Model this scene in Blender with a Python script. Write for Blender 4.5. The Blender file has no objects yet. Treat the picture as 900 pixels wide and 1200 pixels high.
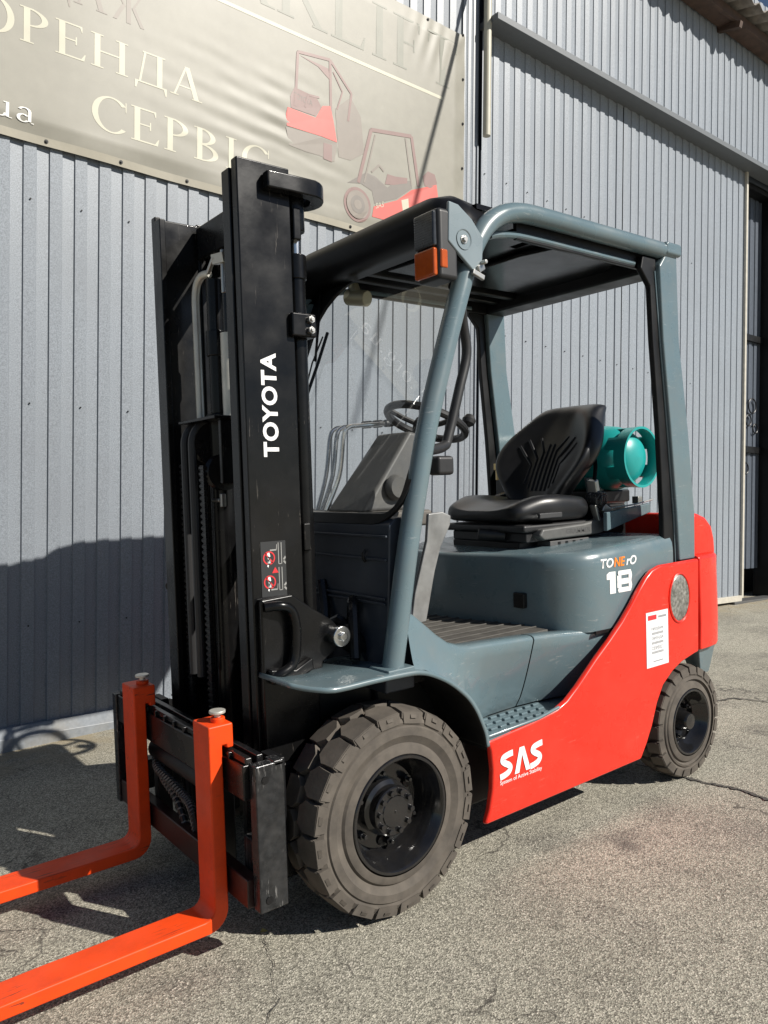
import bpy, bmesh, math, random
from mathutils import Vector, Matrix, Euler, noise
random.seed(7)
R = math.radians
scene = bpy.context.scene
col = scene.collection
SLOPE = 0.0521                      # the yard falls 3 degrees towards the forks

# ------------------------------------------------------------------ camera
cam_d = bpy.data.cameras.new('camera'); cam = bpy.data.objects.new('camera', cam_d); col.objects.link(cam)
_r = Vector((-0.7878, 0.6159, 0.0090)); _u = Vector((0.0024, -0.0116, 0.9999)); _b = _r.cross(_u).normalized(); _u = _b.cross(_r)
m = Matrix((_r, _u, _b)).transposed().to_4x4(); m.translation = Vector((1.379, 2.180, 1.142))
cam.matrix_world = m
cam_d.sensor_fit = 'VERTICAL'; cam_d.sensor_height = 36.0; cam_d.sensor_width = 27.0
cam_d.lens = 36.0 * 909.6 / 1200.0
cam_d.clip_start = 0.05; cam_d.clip_end = 2000
scene.camera = cam

# ------------------------------------------------------------------ light
SUN = Vector((-0.53, 1.0, 0.88)).normalized()
wd = bpy.data.worlds.new('World'); scene.world = wd; wd.use_nodes = True
nt = wd.node_tree; bg = nt.nodes['Background']
sky = nt.nodes.new('ShaderNodeTexSky'); sky.sky_type = 'NISHITA'; sky.sun_disc = False
sky.sun_elevation = math.asin(SUN.z); sky.sun_rotation = math.atan2(SUN.x, SUN.y)
sky.air_density = 0.8; sky.dust_density = 0.3; sky.ozone_density = 1.2
nt.links.new(sky.outputs[0], bg.inputs[0]); bg.inputs[1].default_value = 0.05
sl = bpy.data.lights.new('sun', 'SUN'); sl.energy = 5.0; sl.angle = R(0.53); sl.color = (1.0, 0.95, 0.87)
so = bpy.data.objects.new('sun', sl); col.objects.link(so); so.location = SUN * 30
so.rotation_euler = SUN.to_track_quat('Z', 'Y').to_euler()
vs = scene.view_settings; vs.view_transform = 'Standard'; vs.look = 'None'; vs.gamma = 1.0; vs.exposure = 0.35
vs.use_curve_mapping = False
scene.cycles.max_bounces = 10; scene.cycles.transparent_max_bounces = 12

# ------------------------------------------------------------------ materials
def lin(r, g, b):
    f = lambda c: (c / 255 / 12.92) if c / 255 <= 0.04045 else ((c / 255 + 0.055) / 1.055) ** 2.4
    return (f(r), f(g), f(b))
MATS = {}
def mat(name, base, rough=0.5, metal=0.0, coat=0.0, spec=0.5, nscale=0, namp=0.0, bump=0.0, bscale=200, dirt=None,
        dirt_scale=3.0, dirt_amt=0.0, rough_amp=0.0, bdist=0.002, scratch=None):
    """Principled material: base colour broken by fine noise, a second colour of dirt in patches, bump and gloss wear."""
    if name in MATS: return MATS[name]
    m = bpy.data.materials.new(name); m.use_nodes = True
    n = m.node_tree.nodes; l = m.node_tree.links; p = n['Principled BSDF']
    p.inputs['Base Color'].default_value = (*base, 1); p.inputs['Roughness'].default_value = rough
    p.inputs['Metallic'].default_value = metal; p.inputs['Coat Weight'].default_value = coat
    p.inputs['Coat Roughness'].default_value = 0.06
    p.inputs['Specular IOR Level'].default_value = spec
    tc = n.new('ShaderNodeTexCoord'); src = tc.outputs['Object']
    c = None
    if namp:
        nz = n.new('ShaderNodeTexNoise'); nz.inputs['Scale'].default_value = nscale; nz.inputs['Detail'].default_value = 6
        l.new(src, nz.inputs['Vector'])
        mp = n.new('ShaderNodeMapRange'); mp.inputs[1].default_value = 0.3; mp.inputs[2].default_value = 0.7
        mp.inputs[3].default_value = 1 - namp; mp.inputs[4].default_value = 1 + namp
        l.new(nz.outputs['Fac'], mp.inputs[0])
        mx = n.new('ShaderNodeMix'); mx.data_type = 'RGBA'; mx.blend_type = 'MULTIPLY'; mx.inputs[0].default_value = 1
        mx.inputs[6].default_value = (*base, 1); l.new(mp.outputs[0], mx.inputs[7]); c = mx.outputs[2]
    if dirt:
        nz = n.new('ShaderNodeTexNoise'); nz.inputs['Scale'].default_value = dirt_scale; nz.inputs['Detail'].default_value = 8
        nz.inputs['Roughness'].default_value = 0.65; l.new(src, nz.inputs['Vector'])
        mp = n.new('ShaderNodeMapRange'); mp.inputs[1].default_value = 0.45; mp.inputs[2].default_value = 0.72
        mp.inputs[3].default_value = 0; mp.inputs[4].default_value = dirt_amt; l.new(nz.outputs['Fac'], mp.inputs[0])
        mx = n.new('ShaderNodeMix'); mx.data_type = 'RGBA'; l.new(mp.outputs[0], mx.inputs[0])
        if c: l.new(c, mx.inputs[6])
        else: mx.inputs[6].default_value = (*base, 1)
        mx.inputs[7].default_value = (*dirt, 1); c = mx.outputs[2]
    if scratch:                                    # fine scuffs: stretched noise, cut hard, only in worn patches
        scol, samt, sscale, slo = scratch
        mpn = n.new('ShaderNodeMapping'); mpn.inputs['Scale'].default_value = sscale; mpn.inputs['Rotation'].default_value = (0.1, 0.25, 0.15); l.new(src, mpn.inputs[0])
        nz = n.new('ShaderNodeTexNoise'); nz.inputs['Scale'].default_value = 1; nz.inputs['Detail'].default_value = 4; nz.inputs['Roughness'].default_value = 0.7; l.new(mpn.outputs[0], nz.inputs['Vector'])
        a_ = n.new('ShaderNodeMapRange'); l.new(nz.outputs['Fac'], a_.inputs[0])
        for i_, q_ in enumerate((slo, slo + 0.035, 0.0, samt)): a_.inputs[i_+1].default_value = q_
        n2 = n.new('ShaderNodeTexNoise'); n2.inputs['Scale'].default_value = 6; n2.inputs['Detail'].default_value = 3; l.new(src, n2.inputs['Vector'])
        b_ = n.new('ShaderNodeMapRange'); l.new(n2.outputs['Fac'], b_.inputs[0])
        for i_, q_ in enumerate((0.48, 0.60, 0.0, 1.0)): b_.inputs[i_+1].default_value = q_
        mm = n.new('ShaderNodeMath'); mm.operation = 'MULTIPLY'; l.new(a_.outputs[0], mm.inputs[0]); l.new(b_.outputs[0], mm.inputs[1])
        mx = n.new('ShaderNodeMix'); mx.data_type = 'RGBA'; l.new(mm.outputs[0], mx.inputs[0])
        if c: l.new(c, mx.inputs[6])
        else: mx.inputs[6].default_value = (*base, 1)
        mx.inputs[7].default_value = (*scol, 1); c = mx.outputs[2]
    if c: l.new(c, p.inputs['Base Color'])
    if rough_amp:
        nz = n.new('ShaderNodeTexNoise'); nz.inputs['Scale'].default_value = 9; nz.inputs['Detail'].default_value = 5
        l.new(src, nz.inputs['Vector'])
        mp = n.new('ShaderNodeMapRange'); mp.inputs[1].default_value = 0.3; mp.inputs[2].default_value = 0.7
        mp.inputs[3].default_value = max(0.02, rough - rough_amp); mp.inputs[4].default_value = rough + rough_amp
        l.new(nz.outputs['Fac'], mp.inputs[0]); l.new(mp.outputs[0], p.inputs['Roughness'])
    if bump:
        nz = n.new('ShaderNodeTexNoise'); nz.inputs['Scale'].default_value = bscale; nz.inputs['Detail'].default_value = 3
        l.new(src, nz.inputs['Vector'])
        b = n.new('ShaderNodeBump'); b.inputs['Strength'].default_value = bump; b.inputs['Distance'].default_value = bdist
        l.new(nz.outputs['Fac'], b.inputs['Height']); l.new(b.outputs[0], p.inputs['Normal'])
    MATS[name] = m
    return m

SHEET2 = mat('sheen_lightened_sheet_steel', (0.255, 0.283, 0.316), 0.42, 0.0, namp=0.30, nscale=190, dirt=(0.225, 0.245, 0.27), dirt_scale=1.3, dirt_amt=0.5, bump=0.10, bscale=420, bdist=0.001)  # sheet grey lightened to carry the sheen on gate and upper wall
SHEET = mat('grey_sheet_steel', (0.218, 0.242, 0.270), 0.42, 0.0, namp=0.30, nscale=190, dirt=(0.185, 0.20, 0.22), dirt_scale=1.3, dirt_amt=0.5, bump=0.10, bscale=420, bdist=0.001)
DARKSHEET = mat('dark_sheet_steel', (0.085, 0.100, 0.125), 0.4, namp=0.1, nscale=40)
PLINTHM = mat('plinth_flashing', (0.215, 0.232, 0.25), 0.45, namp=0.12, nscale=60, dirt=(0.25, 0.22, 0.17), dirt_scale=5, dirt_amt=0.55)
BLACK = mat('black_mast_paint', (0.0045, 0.0046, 0.005), 0.27, spec=0.28, coat=0.06, namp=0.2, nscale=30, dirt=(0.012, 0.011, 0.010), dirt_scale=6, dirt_amt=0.5, rough_amp=0.10, bump=0.05, bscale=90, scratch=((0.10, 0.09, 0.08), 0.8, (120, 120, 9), 0.64))
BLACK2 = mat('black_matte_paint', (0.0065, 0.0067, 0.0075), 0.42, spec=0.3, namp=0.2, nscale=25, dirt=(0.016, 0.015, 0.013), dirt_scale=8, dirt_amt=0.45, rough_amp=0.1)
GREASE = mat('greasy_black_steel', (0.008, 0.008, 0.009), 0.28, spec=0.4, namp=0.3, nscale=60, dirt=(0.022, 0.019, 0.015), dirt_scale=14, dirt_amt=0.7, rough_amp=0.12)
WORN = mat('worn_black_steel', (0.030, 0.031, 0.033), 0.27, metal=0.45, namp=0.35, nscale=45, dirt=(0.12, 0.115, 0.11), dirt_scale=26, dirt_amt=0.30, rough_amp=0.12, bump=0.08, bscale=120, scratch=((0.42, 0.41, 0.40), 0.8, (150, 150, 10), 0.58))
RED = mat('red_truck_paint', (0.80, 0.026, 0.012), 0.30, spec=0.4, coat=0.25, namp=0.04, nscale=5, dirt=(0.60, 0.075, 0.045), dirt_scale=7, dirt_amt=0.22, rough_amp=0.09, bump=0.04, bscale=9, bdist=0.004, scratch=((0.62, 0.16, 0.12), 0.5, (14, 14, 160), 0.62))
GREY = mat('blue_grey_truck_paint', (0.118, 0.170, 0.190), 0.30, coat=0.35, namp=0.05, nscale=8, dirt=(0.16, 0.16, 0.15), dirt_scale=9, dirt_amt=0.30, rough_amp=0.10, bump=0.04, bscale=16, bdist=0.003, scratch=((0.32, 0.34, 0.34), 0.6, (20, 20, 190), 0.62))
SUNLITG = mat('sunlit_grey_truck_paint', (0.20, 0.245, 0.265), 0.28, coat=0.3, namp=0.05, nscale=8, rough_amp=0.08)  # truck grey made lighter to carry the sun on the lamp bracket
NAVY = mat('dark_blue_grey_panel', (0.030, 0.038, 0.052), 0.45, namp=0.15, nscale=12, dirt=(0.06, 0.06, 0.06), dirt_scale=5, dirt_amt=0.4)
ORANGE = mat('orange_fork_paint', (0.80, 0.066, 0.008), 0.42, spec=0.28, coat=0.0, namp=0.05, nscale=12, dirt=(0.36, 0.032, 0.012), dirt_scale=16, dirt_amt=0.30, rough_amp=0.10, bump=0.07, bscale=40, scratch=((0.13, 0.035, 0.02), 0.85, (9, 150, 60), 0.60))
RUBBER = mat('dusty_tyre_rubber', (0.108, 0.094, 0.079), 0.82, spec=0.25, namp=0.15, nscale=26, dirt=(0.050, 0.045, 0.041), dirt_scale=10, dirt_amt=0.7, bump=0.15, bscale=160)
RIM = mat('gloss_black_rim_paint', (0.010, 0.010, 0.011), 0.14, coat=0.5, namp=0.2, nscale=20, rough_amp=0.06, dirt=(0.03, 0.026, 0.02), dirt_scale=14, dirt_amt=0.35)
VINYL = mat('black_seat_vinyl', (0.010, 0.0105, 0.012), 0.34, spec=0.45, namp=0.15, nscale=15, dirt=(0.026, 0.025, 0.024), dirt_scale=7, dirt_amt=0.35, bump=0.12, bscale=350, bdist=0.001)
PLASTIC = mat('black_plastic', (0.018, 0.018, 0.019), 0.45, namp=0.2, nscale=30)
GPLASTIC = mat('grey_plastic', (0.085, 0.085, 0.085), 0.5, namp=0.12, nscale=25, dirt=(0.14, 0.13, 0.11), dirt_scale=10, dirt_amt=0.4)
LGREY = mat('light_grey_plastic', (0.30, 0.295, 0.28), 0.5, namp=0.1, nscale=25)
GALV = mat('galvanised_plate', (0.30, 0.30, 0.295), 0.42, metal=0.6, namp=0.25, nscale=14, dirt=(0.16, 0.15, 0.14), dirt_scale=10, dirt_amt=0.6, rough_amp=0.12)
CHROME = mat('bright_steel', (0.62, 0.62, 0.61), 0.22, metal=1.0, namp=0.15, nscale=30, rough_amp=0.08)
ZINC = mat('zinc_bolt', (0.50, 0.49, 0.46), 0.34, metal=0.9)
SILVER = mat('pale_aluminium_tube', (0.60, 0.58, 0.52), 0.4, metal=0.5, namp=0.1, nscale=20)
BRASS = mat('brass_fitting', (0.55, 0.42, 0.20), 0.35, metal=0.9)
TEAL = mat('teal_cylinder_paint', (0.010, 0.330, 0.315), 0.38, coat=0.2, namp=0.08, nscale=20, dirt=(0.02, 0.16, 0.15), dirt_scale=10, dirt_amt=0.3)
WHITE = mat('white_print', (0.80, 0.80, 0.79), 0.5)
REDP = mat('red_print', (0.62, 0.03, 0.035), 0.5)
ORANGEP = mat('orange_print', (0.85, 0.22, 0.01), 0.5)
GREYP = mat('grey_print', (0.30, 0.30, 0.31), 0.5)
LABEL = mat('label_white', (0.76, 0.77, 0.78), 0.4, namp=0.03, nscale=40)
DECALB = mat('decal_charcoal', (0.030, 0.031, 0.032), 0.4)
LENSD = mat('smoked_lens', (0.035, 0.037, 0.040), 0.18, coat=0.4, namp=0.3, nscale=50)
AMBER = mat('amber_lens', (0.42, 0.070, 0.004), 0.2, coat=0.4, namp=0.1, nscale=60)
MIRR = mat('round_mesh_lens', (0.34, 0.33, 0.30), 0.38, metal=0.55, namp=0.6, nscale=70, dirt=(0.10, 0.10, 0.085), dirt_scale=24, dirt_amt=0.8)
MATG = mat('floor_mat_rubber', (0.075, 0.070, 0.062), 0.7, namp=0.25, nscale=20, bump=0.2, bscale=90)
DASHT = mat('dusty_dash_top', (0.11, 0.10, 0.088), 0.7, namp=0.2, nscale=18)
WOOD = mat('brown_eave_board', (0.085, 0.050, 0.034), 0.7, namp=0.3, nscale=12, dirt=(0.035, 0.022, 0.018), dirt_scale=4, dirt_amt=0.7)
ASBES = mat('weathered_fibre_cement', (0.22, 0.20, 0.18), 0.85, namp=0.25, nscale=18, dirt=(0.07, 0.06, 0.05), dirt_scale=6, dirt_amt=0.7)
PIPEM = mat('beige_downpipe', (0.44, 0.42, 0.34), 0.45, namp=0.06, nscale=20)
CREAMM = mat('cream_gate_frame', (0.50, 0.47, 0.40), 0.55, namp=0.1, nscale=20)
BLUEL = mat('blue_lens', (0.03, 0.07, 0.45), 0.15, coat=0.5)
LEAF = mat('dry_leaf', (0.40, 0.33, 0.10), 0.7)

def banner_print(name, base, f=0.0):
    return mat(name, base, 0.46, spec=0.4, namp=0.05, nscale=14, dirt=tuple(c * 0.80 for c in base), dirt_scale=2.2, dirt_amt=0.45)
BANNER = banner_print('cream_banner_vinyl', (0.262, 0.25, 0.208))
BTEXT = banner_print('faded_white_lettering', (0.50, 0.48, 0.375))
BTEXT2 = banner_print('white_lettering', (0.84, 0.83, 0.79))
BGREEN = banner_print('faded_grey_lettering', (0.205, 0.207, 0.168))
BPINK = banner_print('faded_pink_print', (0.235, 0.150, 0.135))
BRED = banner_print('faded_red_print', (0.60, 0.115, 0.095))
BGREY = banner_print('faded_grey_print', (0.185, 0.165, 0.145))
BPALE = banner_print('faded_pale_print', (0.232, 0.202, 0.172))

def glass_mat(name, tint, fk=1.0):
    m = bpy.data.materials.new(name); m.use_nodes = True
    n = m.node_tree.nodes; l = m.node_tree.links; n.clear()
    o = n.new('ShaderNodeOutputMaterial'); mx = n.new('ShaderNodeMixShader'); tr = n.new('ShaderNodeBsdfTransparent')
    gl = n.new('ShaderNodeBsdfGlossy'); fr = n.new('ShaderNodeFresnel'); fr.inputs[0].default_value = 1.5
    tr.inputs[0].default_value = (*tint, 1); gl.inputs['Roughness'].default_value = 0.0
    mu = n.new('ShaderNodeMath'); mu.operation = 'MULTIPLY'; mu.inputs[1].default_value = 1.75     # both faces of the pane
    l.new(fr.outputs[0], mu.inputs[0]); mu.use_clamp = True
    l.new(mu.outputs[0], mx.inputs[0]); l.new(tr.outputs[0], mx.inputs[1]); l.new(gl.outputs[0], mx.inputs[2]); l.new(mx.outputs[0], o.inputs[0])
    return m
GLASS = glass_mat('clear_windscreen_glass', (0.93, 0.95, 0.95))

# ------------------------------------------------------------------ mesh helpers
class MB:
    def __init__(s): s.v = []; s.f = []
    def add(s, vs, fs):
        o = len(s.v); s.v += [tuple(v) for v in vs]; s.f += [tuple(i + o for i in f) for f in fs]; return s
    def box(s, x0, x1, y0, y1, z0, z1):
        return s.add([(x0,y0,z0),(x1,y0,z0),(x1,y1,z0),(x0,y1,z0),(x0,y0,z1),(x1,y0,z1),(x1,y1,z1),(x0,y1,z1)],
                     [(0,3,2,1),(4,5,6,7),(0,1,5,4),(1,2,6,5),(2,3,7,6),(3,0,4,7)])
    def obox(s, c, size, rot=(0,0,0)):
        M = Euler(rot).to_matrix(); c = Vector(c); h = Vector(size) / 2
        vs = [c + M @ Vector((sx*h.x, sy*h.y, sz*h.z)) for sz in (-1,1) for sx, sy in ((-1,-1),(1,-1),(1,1),(-1,1))]
        return s.add(vs, [(0,3,2,1),(4,5,6,7),(0,1,5,4),(1,2,6,5),(2,3,7,6),(3,0,4,7)])
    def prism(s, poly, a, b, axis='y'):
        n = len(poly)
        P = {'y': lambda p, t: (p[0], t, p[1]), 'x': lambda p, t: (t, p[0], p[1]), 'z': lambda p, t: (p[0], p[1], t)}[axis]
        vs = [P(p, a) for p in poly] + [P(p, b) for p in poly]
        fs = [tuple(range(n)), tuple(range(2*n-1, n-1, -1))] + [(i, (i+1) % n, n + (i+1) % n, n + i) for i in range(n)]
        return s.add(vs, fs)
    def tube(s, path, r, n=12, closed=False, caps=True, r2=None):
        P = [Vector(p) for p in path]; m = len(P); rings = []
        t0 = (P[1] - P[0]).normalized(); up = Vector((0,0,1)) if abs(t0.z) < .9 else Vector((0,1,0))
        nrm = (up - t0 * up.dot(t0)).normalized()
        for i in range(m):
            if closed: t = (P[(i+1) % m] - P[i-1]).normalized()
            else: t = (P[min(i+1, m-1)] - P[max(i-1, 0)]).normalized()
            nrm = (nrm - t * nrm.dot(t)).normalized(); bi = t.cross(nrm)
            rr = r[i] if isinstance(r, (list, tuple)) else r
            rb = rr if r2 is None else r2
            rings.append([P[i] + nrm * (rr * math.cos(2*math.pi*k/n)) + bi * (rb * math.sin(2*math.pi*k/n)) for k in range(n)])
        vs = [v for rg in rings for v in rg]; fs = []
        for i in range(m if closed else m-1):
            a = i*n; b = ((i+1) % m)*n
            fs += [(a+k, a+(k+1) % n, b+(k+1) % n, b+k) for k in range(n)]
        if caps and not closed: fs += [tuple(range(n-1, -1, -1)), tuple(range((m-1)*n, m*n))]
        return s.add(vs, fs)
    def cyl(s, p0, p1, r, n=20, r1=None):
        return s.tube([p0, p1], [r, r if r1 is None else r1], n)
    def lathe(s, prof, c, axis='y', n=48):
        """prof: (radius, offset along axis)"""
        c = Vector(c); vs = []; fs = []; m = len(prof)
        for k in range(n):
            a = 2*math.pi*k/n
            for r, h in prof:
                d = {'y': (r*math.cos(a), h, r*math.sin(a)), 'z': (r*math.cos(a), r*math.sin(a), h), 'x': (h, r*math.cos(a), r*math.sin(a))}[axis]
                vs.append(c + Vector(d))
        for k in range(n):
            a = k*m; b = ((k+1) % n)*m
            fs += [(a+i, a+i+1, b+i+1, b+i) for i in range(m-1)]
        return s.add(vs, fs)
    def grid(s, rows, closed=False):
        m = len(rows[0]); vs = [p for r in rows for p in r]; fs = []
        for i in range(len(rows)-1):
            fs += [(i*m+k, i*m+k+1, (i+1)*m+k+1, (i+1)*m+k) for k in range(m-1)]
        return s.add(vs, fs)
    def strip(s, pts, w, th, place):
        """flat stroke of width w along 2-D pts; place(u, v) gives the 3-D point"""
        for (a, b) in zip(pts, pts[1:]):
            d = Vector((b[0]-a[0], b[1]-a[1])); n = Vector((-d.y, d.x)).normalized() * w/2
            q = [(a[0]+n.x, a[1]+n.y), (b[0]+n.x, b[1]+n.y), (b[0]-n.x, b[1]-n.y), (a[0]-n.x, a[1]-n.y)]
            s.add([place(*p) for p in q], [(0,1,2,3)])
        return s
    def build(s, name, mt, parent=None, bevel=0, seg=2, smooth=35, solid=0, sub=0, loc=None):
        me = bpy.data.meshes.new(name)
        bm = bmesh.new(); bv = [bm.verts.new(v) for v in s.v]
        for f in s.f:
            try: bm.faces.new([bv[i] for i in f])
            except ValueError: pass
        bmesh.ops.remove_doubles(bm, verts=bm.verts, dist=1e-5)
        bmesh.ops.recalc_face_normals(bm, faces=bm.faces)
        bm.to_mesh(me); bm.free()
        return obj(name, me, mt, parent, bevel, seg, smooth, solid, sub)
def obj(name, me, mt, parent=None, bevel=0, seg=2, smooth=35, solid=0, sub=0):
    o = bpy.data.objects.new(name, me); col.objects.link(o); o.parent = parent
    if mt and not me.materials: me.materials.append(mt)
    if smooth:
        me.polygons.foreach_set('use_smooth', [True] * len(me.polygons)); me.set_sharp_from_angle(angle=R(smooth))
    if solid:
        md = o.modifiers.new('thickness', 'SOLIDIFY'); md.thickness = solid; md.offset = -1
    if bevel:
        md = o.modifiers.new('edge', 'BEVEL'); md.width = bevel; md.segments = seg; md.limit_method = 'ANGLE'; md.angle_limit = R(38)
        md.harden_normals = True
    if sub:
        md = o.modifiers.new('sub', 'SUBSURF'); md.levels = sub; md.render_levels = sub
    return o
def empty(name, parent=None, loc=(0,0,0)):
    o = bpy.data.objects.new(name, None); col.objects.link(o); o.parent = parent; o.location = loc; o.empty_display_size = 0.1
    return o
def tag(o, label, cat=None, group=None, kind=None):
    if label: o['label'] = label
    if cat: o['category'] = cat
    if group: o['group'] = group
    if kind: o['kind'] = kind
    return o
def copy_tree(o, parent):
    c = o.copy(); col.objects.link(c); c.parent = parent
    for ch in list(o.children): copy_tree(ch, c)
    return c
def smooth_path(pts, n=8):
    """Catmull-Rom through pts"""
    P = [Vector(p) for p in pts]; out = []
    for i in range(len(P)-1):
        a, b, c, d = P[max(i-1,0)], P[i], P[i+1], P[min(i+2, len(P)-1)]
        for k in range(n):
            t = k/n
            out.append(0.5*((2*b) + (c-a)*t + (2*a-5*b+4*c-d)*t*t + (3*b-a-3*c+d)*t**3))
    return out + [P[-1]]
def ss(t): t = max(0, min(1, t)); return t*t*(3-2*t)

def text(name, body, mt, parent, org, U, V, w, h, offset=0.0, shear=0.0, conform=None, spacing=1.0):
    """Lettering as a thin flat mesh: fits the words into w x h at org along U (reading direction) and V (up)."""
    cu = bpy.data.curves.new(name, 'FONT'); cu.body = body; cu.offset = offset; cu.shear = shear; cu.resolution_u = 4; cu.space_character = spacing
    t = bpy.data.objects.new(name, cu); col.objects.link(t)
    bpy.context.view_layer.update()
    me = bpy.data.meshes.new_from_object(t.evaluated_get(bpy.context.evaluated_depsgraph_get()))
    bpy.data.objects.remove(t); bpy.data.curves.remove(cu)
    xs = [v.co.x for v in me.vertices]; ys = [v.co.y for v in me.vertices]
    x0, x1, y0, y1 = min(xs), max(xs), min(ys), max(ys)
    org, U, V = Vector(org), Vector(U).normalized(), Vector(V).normalized()
    for v in me.vertices:
        q = org + U * ((v.co.x-x0)/(x1-x0)*w) + V * ((v.co.y-y0)/(y1-y0)*h)
        v.co = conform(q) if conform else q
    me.materials.clear()
    return obj(name, me, mt, parent, smooth=0)

# ------------------------------------------------------------------ ground
def gz(x):
    """height of the yard: steady 3 degree slope by the truck, easing off to both sides"""
    s = math.tan(SLOPE)
    if x > 1.8: 
        d = min(x, 6) - 1.8; return -s*1.8 - s*(d - d*d/8.4)
    if x >= -1.75: return -s*x
    d = -1.75 - x; z = s*1.75
    a = min(d, 1.5); z += s*a - (s-0.0135)*a*a/3.0
    if d > 1.5: z += 0.0135*min(d-1.5, 12)
    return z
def asphalt():
    m = bpy.data.materials.new('weathered_asphalt'); m.use_nodes = True
    n = m.node_tree.nodes; l = m.node_tree.links; p = n['Principled BSDF']
    p.inputs['Roughness'].default_value = 0.85; p.inputs['Specular IOR Level'].default_value = 0.3
    tc = n.new('ShaderNodeTexCoord'); src = tc.outputs['Object']
    def noi(sc, det=6, ro=0.6):
        z = n.new('ShaderNodeTexNoise'); z.inputs['Scale'].default_value = sc; z.inputs['Detail'].default_value = det; z.inputs['Roughness'].default_value = ro
        l.new(src, z.inputs['Vector']); return z.outputs['Fac']
    def rng(v, a, b, c, d):
        r = n.new('ShaderNodeMapRange'); l.new(v, r.inputs[0])
        for i, q in enumerate((a, b, c, d)): r.inputs[i+1].default_value = q
        return r.outputs[0]
    def mix(f, a, b, mode='MIX'):
        x = n.new('ShaderNodeMix'); x.data_type = 'RGBA'; x.blend_type = mode
        if isinstance(f, float): x.inputs[0].default_value = f
        else: l.new(f, x.inputs[0])
        for i, q in ((6, a), (7, b)):
            if isinstance(q, tuple): x.inputs[i].default_value = (*q, 1)
            else: l.new(q, x.inputs[i])
        return x.outputs[2]
    # stones in the binder
    v = n.new('ShaderNodeTexVoronoi'); v.inputs['Scale'].default_value = 230; v.inputs['Randomness'].default_value = 1; l.new(src, v.inputs['Vector'])
    sep = n.new('ShaderNodeSeparateColor'); l.new(v.outputs['Color'], sep.inputs[0])
    stone = rng(sep.outputs[0], 0.0, 1.0, 0.45, 1.60)
    c = mix(rng(noi(1.1), 0.35, 0.66, 0.0, 1.0), (0.250, 0.236, 0.190), (0.350, 0.332, 0.270))
    c = mix(rng(noi(3.7, 8, 0.7), 0.50, 0.72, 0.0, 0.75), c, (0.160, 0.149, 0.126))
    c = mix(rng(noi(0.9, 7, 0.75), 0.54, 0.64, 0.0, 0.45), c, (0.185, 0.172, 0.146))
    c = mix(rng(noi(0.55, 4), 0.55, 0.72, 0.0, 0.35), c, (0.31, 0.280, 0.232))
    c = mix(1.0, c, stone, 'MULTIPLY')
    bright = rng(sep.outputs[1], 0.86, 0.95, 0.0, 0.75)
    c = mix(bright, c, (0.60, 0.56, 0.47))
    dark = rng(noi(230, 2), 0.55, 0.66, 0.0, 0.85); c = mix(dark, c, (0.07, 0.062, 0.052))
    # oil spots
    ov = n.new('ShaderNodeTexVoronoi'); ov.inputs['Scale'].default_value = 1.7; l.new(src, ov.inputs['Vector'])
    oil = rng(ov.outputs['Distance'], 0.02, 0.20, 0.85, 0.0); oil2 = n.new('ShaderNodeMath'); oil2.operation = 'MULTIPLY'
    l.new(oil, oil2.inputs[0]); l.new(rng(noi(9), 0.35, 0.6, 0.0, 1.0), oil2.inputs[1]); c = mix(oil2.outputs[0], c, (0.06, 0.055, 0.052))
    # hair cracks
    wn = n.new('ShaderNodeTexNoise'); wn.inputs['Scale'].default_value = 4.5; wn.inputs['Detail'].default_value = 6; l.new(src, wn.inputs['Vector'])
    ad = n.new('ShaderNodeMix'); ad.data_type = 'RGBA'; ad.blend_type = 'LINEAR_LIGHT'; ad.inputs[0].default_value = 0.22; l.new(src, ad.inputs[6]); l.new(wn.outputs['Color'], ad.inputs[7])
    cv = n.new('ShaderNodeTexVoronoi'); cv.feature = 'DISTANCE_TO_EDGE'; cv.inputs['Scale'].default_value = 0.85; l.new(ad.outputs[2], cv.inputs['Vector'])
    cr = rng(cv.outputs['Distance'], 0.0, 0.006, 1.0, 0.0); cm = n.new('ShaderNodeMath'); cm.operation = 'MULTIPLY'
    l.new(cr, cm.inputs[0]); l.new(rng(noi(1.7), 0.46, 0.56, 0.0, 0.8), cm.inputs[1]); c = mix(cm.outputs[0], c, (0.04, 0.036, 0.032))
    # blown sand along the wall foot
    sx = n.new('ShaderNodeSeparateXYZ'); l.new(src, sx.inputs[0])
    sand = rng(sx.outputs[1], -1.30, -1.75, 0.0, 1.0); sm = n.new('ShaderNodeMath'); sm.operation = 'MULTIPLY'
    l.new(sand, sm.inputs[0]); l.new(rng(noi(7, 8, 0.7), 0.38, 0.6, 0.0, 0.9), sm.inputs[1]); c = mix(sm.outputs[0], c, (0.30, 0.25, 0.165))
    l.new(c, p.inputs['Base Color'])
    h = n.new('ShaderNodeMath'); h.operation = 'ADD'; l.new(v.outputs['Distance'], h.inputs[0]); l.new(noi(40, 6), h.inputs[1])
    b = n.new('ShaderNodeBump'); b.inputs['Strength'].default_value = 0.5; b.inputs['Distance'].default_value = 0.004
    l.new(h.outputs[0], b.inputs['Height']); l.new(b.outputs[0], p.inputs['Normal'])
    return m
ASPHALT = asphalt()
def build_ground():
    xs = [-400, -150, -60, -30, -20, -15] + [-12 + i*0.25 for i in range(73)] + [8, 12, 20, 40, 100, 400]
    ys = [-400, -100, -30, -12, -6, -4, -3, -2.4, -2, -1.8, -1.6, -1.2, -.6, 0, .6, 1.2, 2, 3, 5, 8, 14, 30, 100, 400]
    b = MB(); b.grid([[(x, y, gz(x)) for x in xs] for y in ys])
    tag(b.build('ground', ASPHALT, smooth=80), 'weathered grey asphalt yard with small cracks', kind='structure')
build_ground()
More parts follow.
